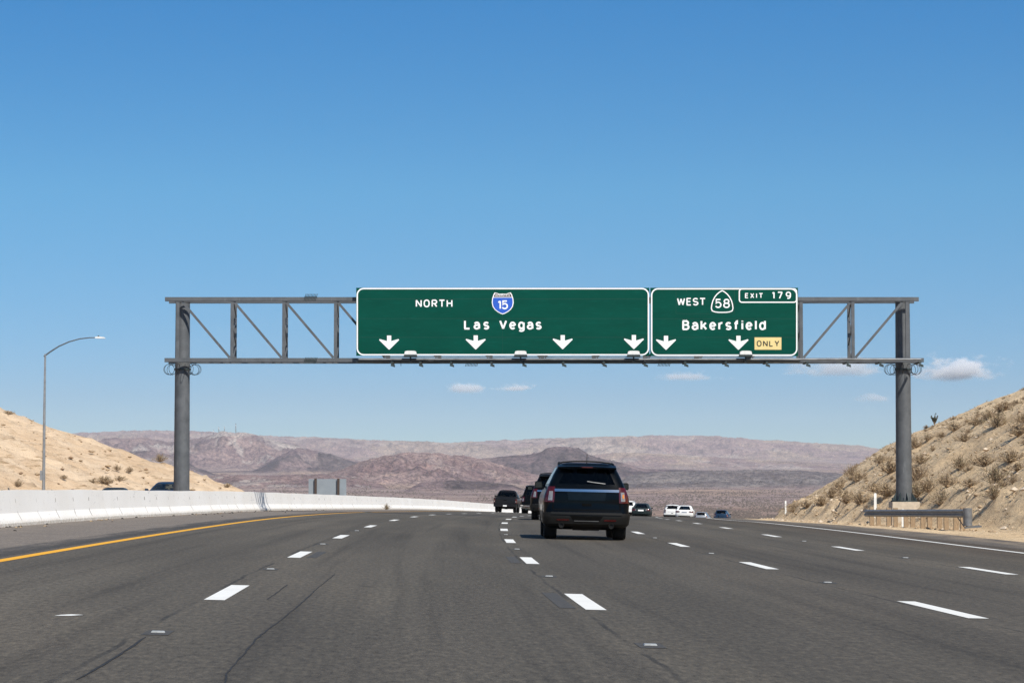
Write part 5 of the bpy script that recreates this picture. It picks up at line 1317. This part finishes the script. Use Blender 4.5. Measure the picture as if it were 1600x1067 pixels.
# ------------------------------------------------------------------ clouds far off, low over the mountains
def cloud_mat():
    t = NT('cloud_vapour'); t.n.remove(t.b); g = t.coord('Generated'); o = t.coord()
    sub_ = t.N('VectorMath'); sub_.operation = 'SUBTRACT'; sub_.inputs[1].default_value = (.5, .5, .28); t.L(g, sub_.inputs[0])
    mp = t.N('Mapping'); mp.inputs['Scale'].default_value = (2, 2, 1.55); t.L(sub_.outputs[0], mp.inputs[0])
    ln = t.N('VectorMath'); ln.operation = 'LENGTH'; t.L(mp.outputs[0], ln.inputs[0])
    sp = t.N('SeparateXYZ'); t.L(g, sp.inputs[0])
    oi = t.N('ObjectInfo'); ad = t.N('VectorMath'); ad.operation = 'ADD'; t.L(o, ad.inputs[0]); t.L(oi.outputs['Location'], ad.inputs[1])
    n = t.noise(ad.outputs[0], 0.0042, 6, 0.62, (0.6, 0.6, 1.3)); n2 = t.noise(ad.outputs[0], 0.016, 5, 0.65)
    v = t.math('SUBTRACT', t.math('ADD', t.math('MULTIPLY', n, 2.6), t.math('MULTIPLY', n2, 0.7)), t.math('ADD', t.math('MULTIPLY', ln.outputs[1], 1.0), 0.98))
    den = t.math('MULTIPLY', t.mr(v, 0.0, 0.45), t.mr(sp.outputs[2], 0.02, 0.40))
    at_ = t.N('Attribute'); at_.attribute_type = 'OBJECT'; at_.attribute_name = 'cloud_density'
    pv = t.N('VolumePrincipled'); pv.inputs['Color'].default_value = (0.97, 0.97, 0.98, 1); pv.inputs['Anisotropy'].default_value = -0.45
    t.L(t.math('MULTIPLY', den, at_.outputs['Fac']), pv.inputs['Density']); t.L(pv.outputs[0], t.out.inputs['Volume']); return t.m
CM = cloud_mat()
def cloud(x0, x1, y0, y1, dens, label):
    d = 34000.; a = P(x0, y1, d); b = P(x1, y0, d); hw, hh = (b.x-a.x)/2*1.25, (b.z-a.z)*1.15
    bm = bmesh.new(); bmesh.ops.create_icosphere(bm, subdivisions=3, radius=1)
    for v in bm.verts: v.co = Vector((v.co.x*hw, v.co.y*max(hh*1.3, hw*.45), (v.co.z*.5+.5)*hh))
    me = bpy.data.meshes.new('cloud'); bm.to_mesh(me); bm.free(); me.materials.append(CM)
    o = bpy.data.objects.new('cloud', me); C.objects.link(o); o.location = ((a.x+b.x)/2, d, a.z); o['cloud_density'] = dens
    tag(o, label, 'cloud')
cloud(1425, 1570, 552, 600, 0.011, 'largest white cloud just right of the right gantry column')
cloud(1215, 1420, 555, 592, 0.0045, 'thin wide cloud behind the truss left of the right column')
cloud(762, 830, 593, 613, 0.015, 'small bright puffy cloud low under the middle of the large sign')
cloud(696, 762, 595, 617, 0.0065, 'small faint cloud just left of the bright puff under the large sign')
cloud(1010, 1145, 576, 597, 0.0055, 'flat faint cloud strip under the Bakersfield sign')
cloud(1335, 1400, 610, 630, 0.004, 'faint small cloud low beside the right gantry column')

# ------------------------------------------------------------------ the air
hz = MB(); hz.box((-14500, -1600, -140), (14500, 26600, 720))
t = NT('desert_air'); t.n.remove(t.b); pv = t.N('VolumePrincipled'); pv.inputs['Color'].default_value = (0.86, 0.92, 1.0, 1); pv.inputs['Density'].default_value = 2.2e-5; pv.inputs['Anisotropy'].default_value = 0.0
t.L(pv.outputs[0], t.out.inputs['Volume'])
tag(hz.build('haze', t.m), kind='stuff')
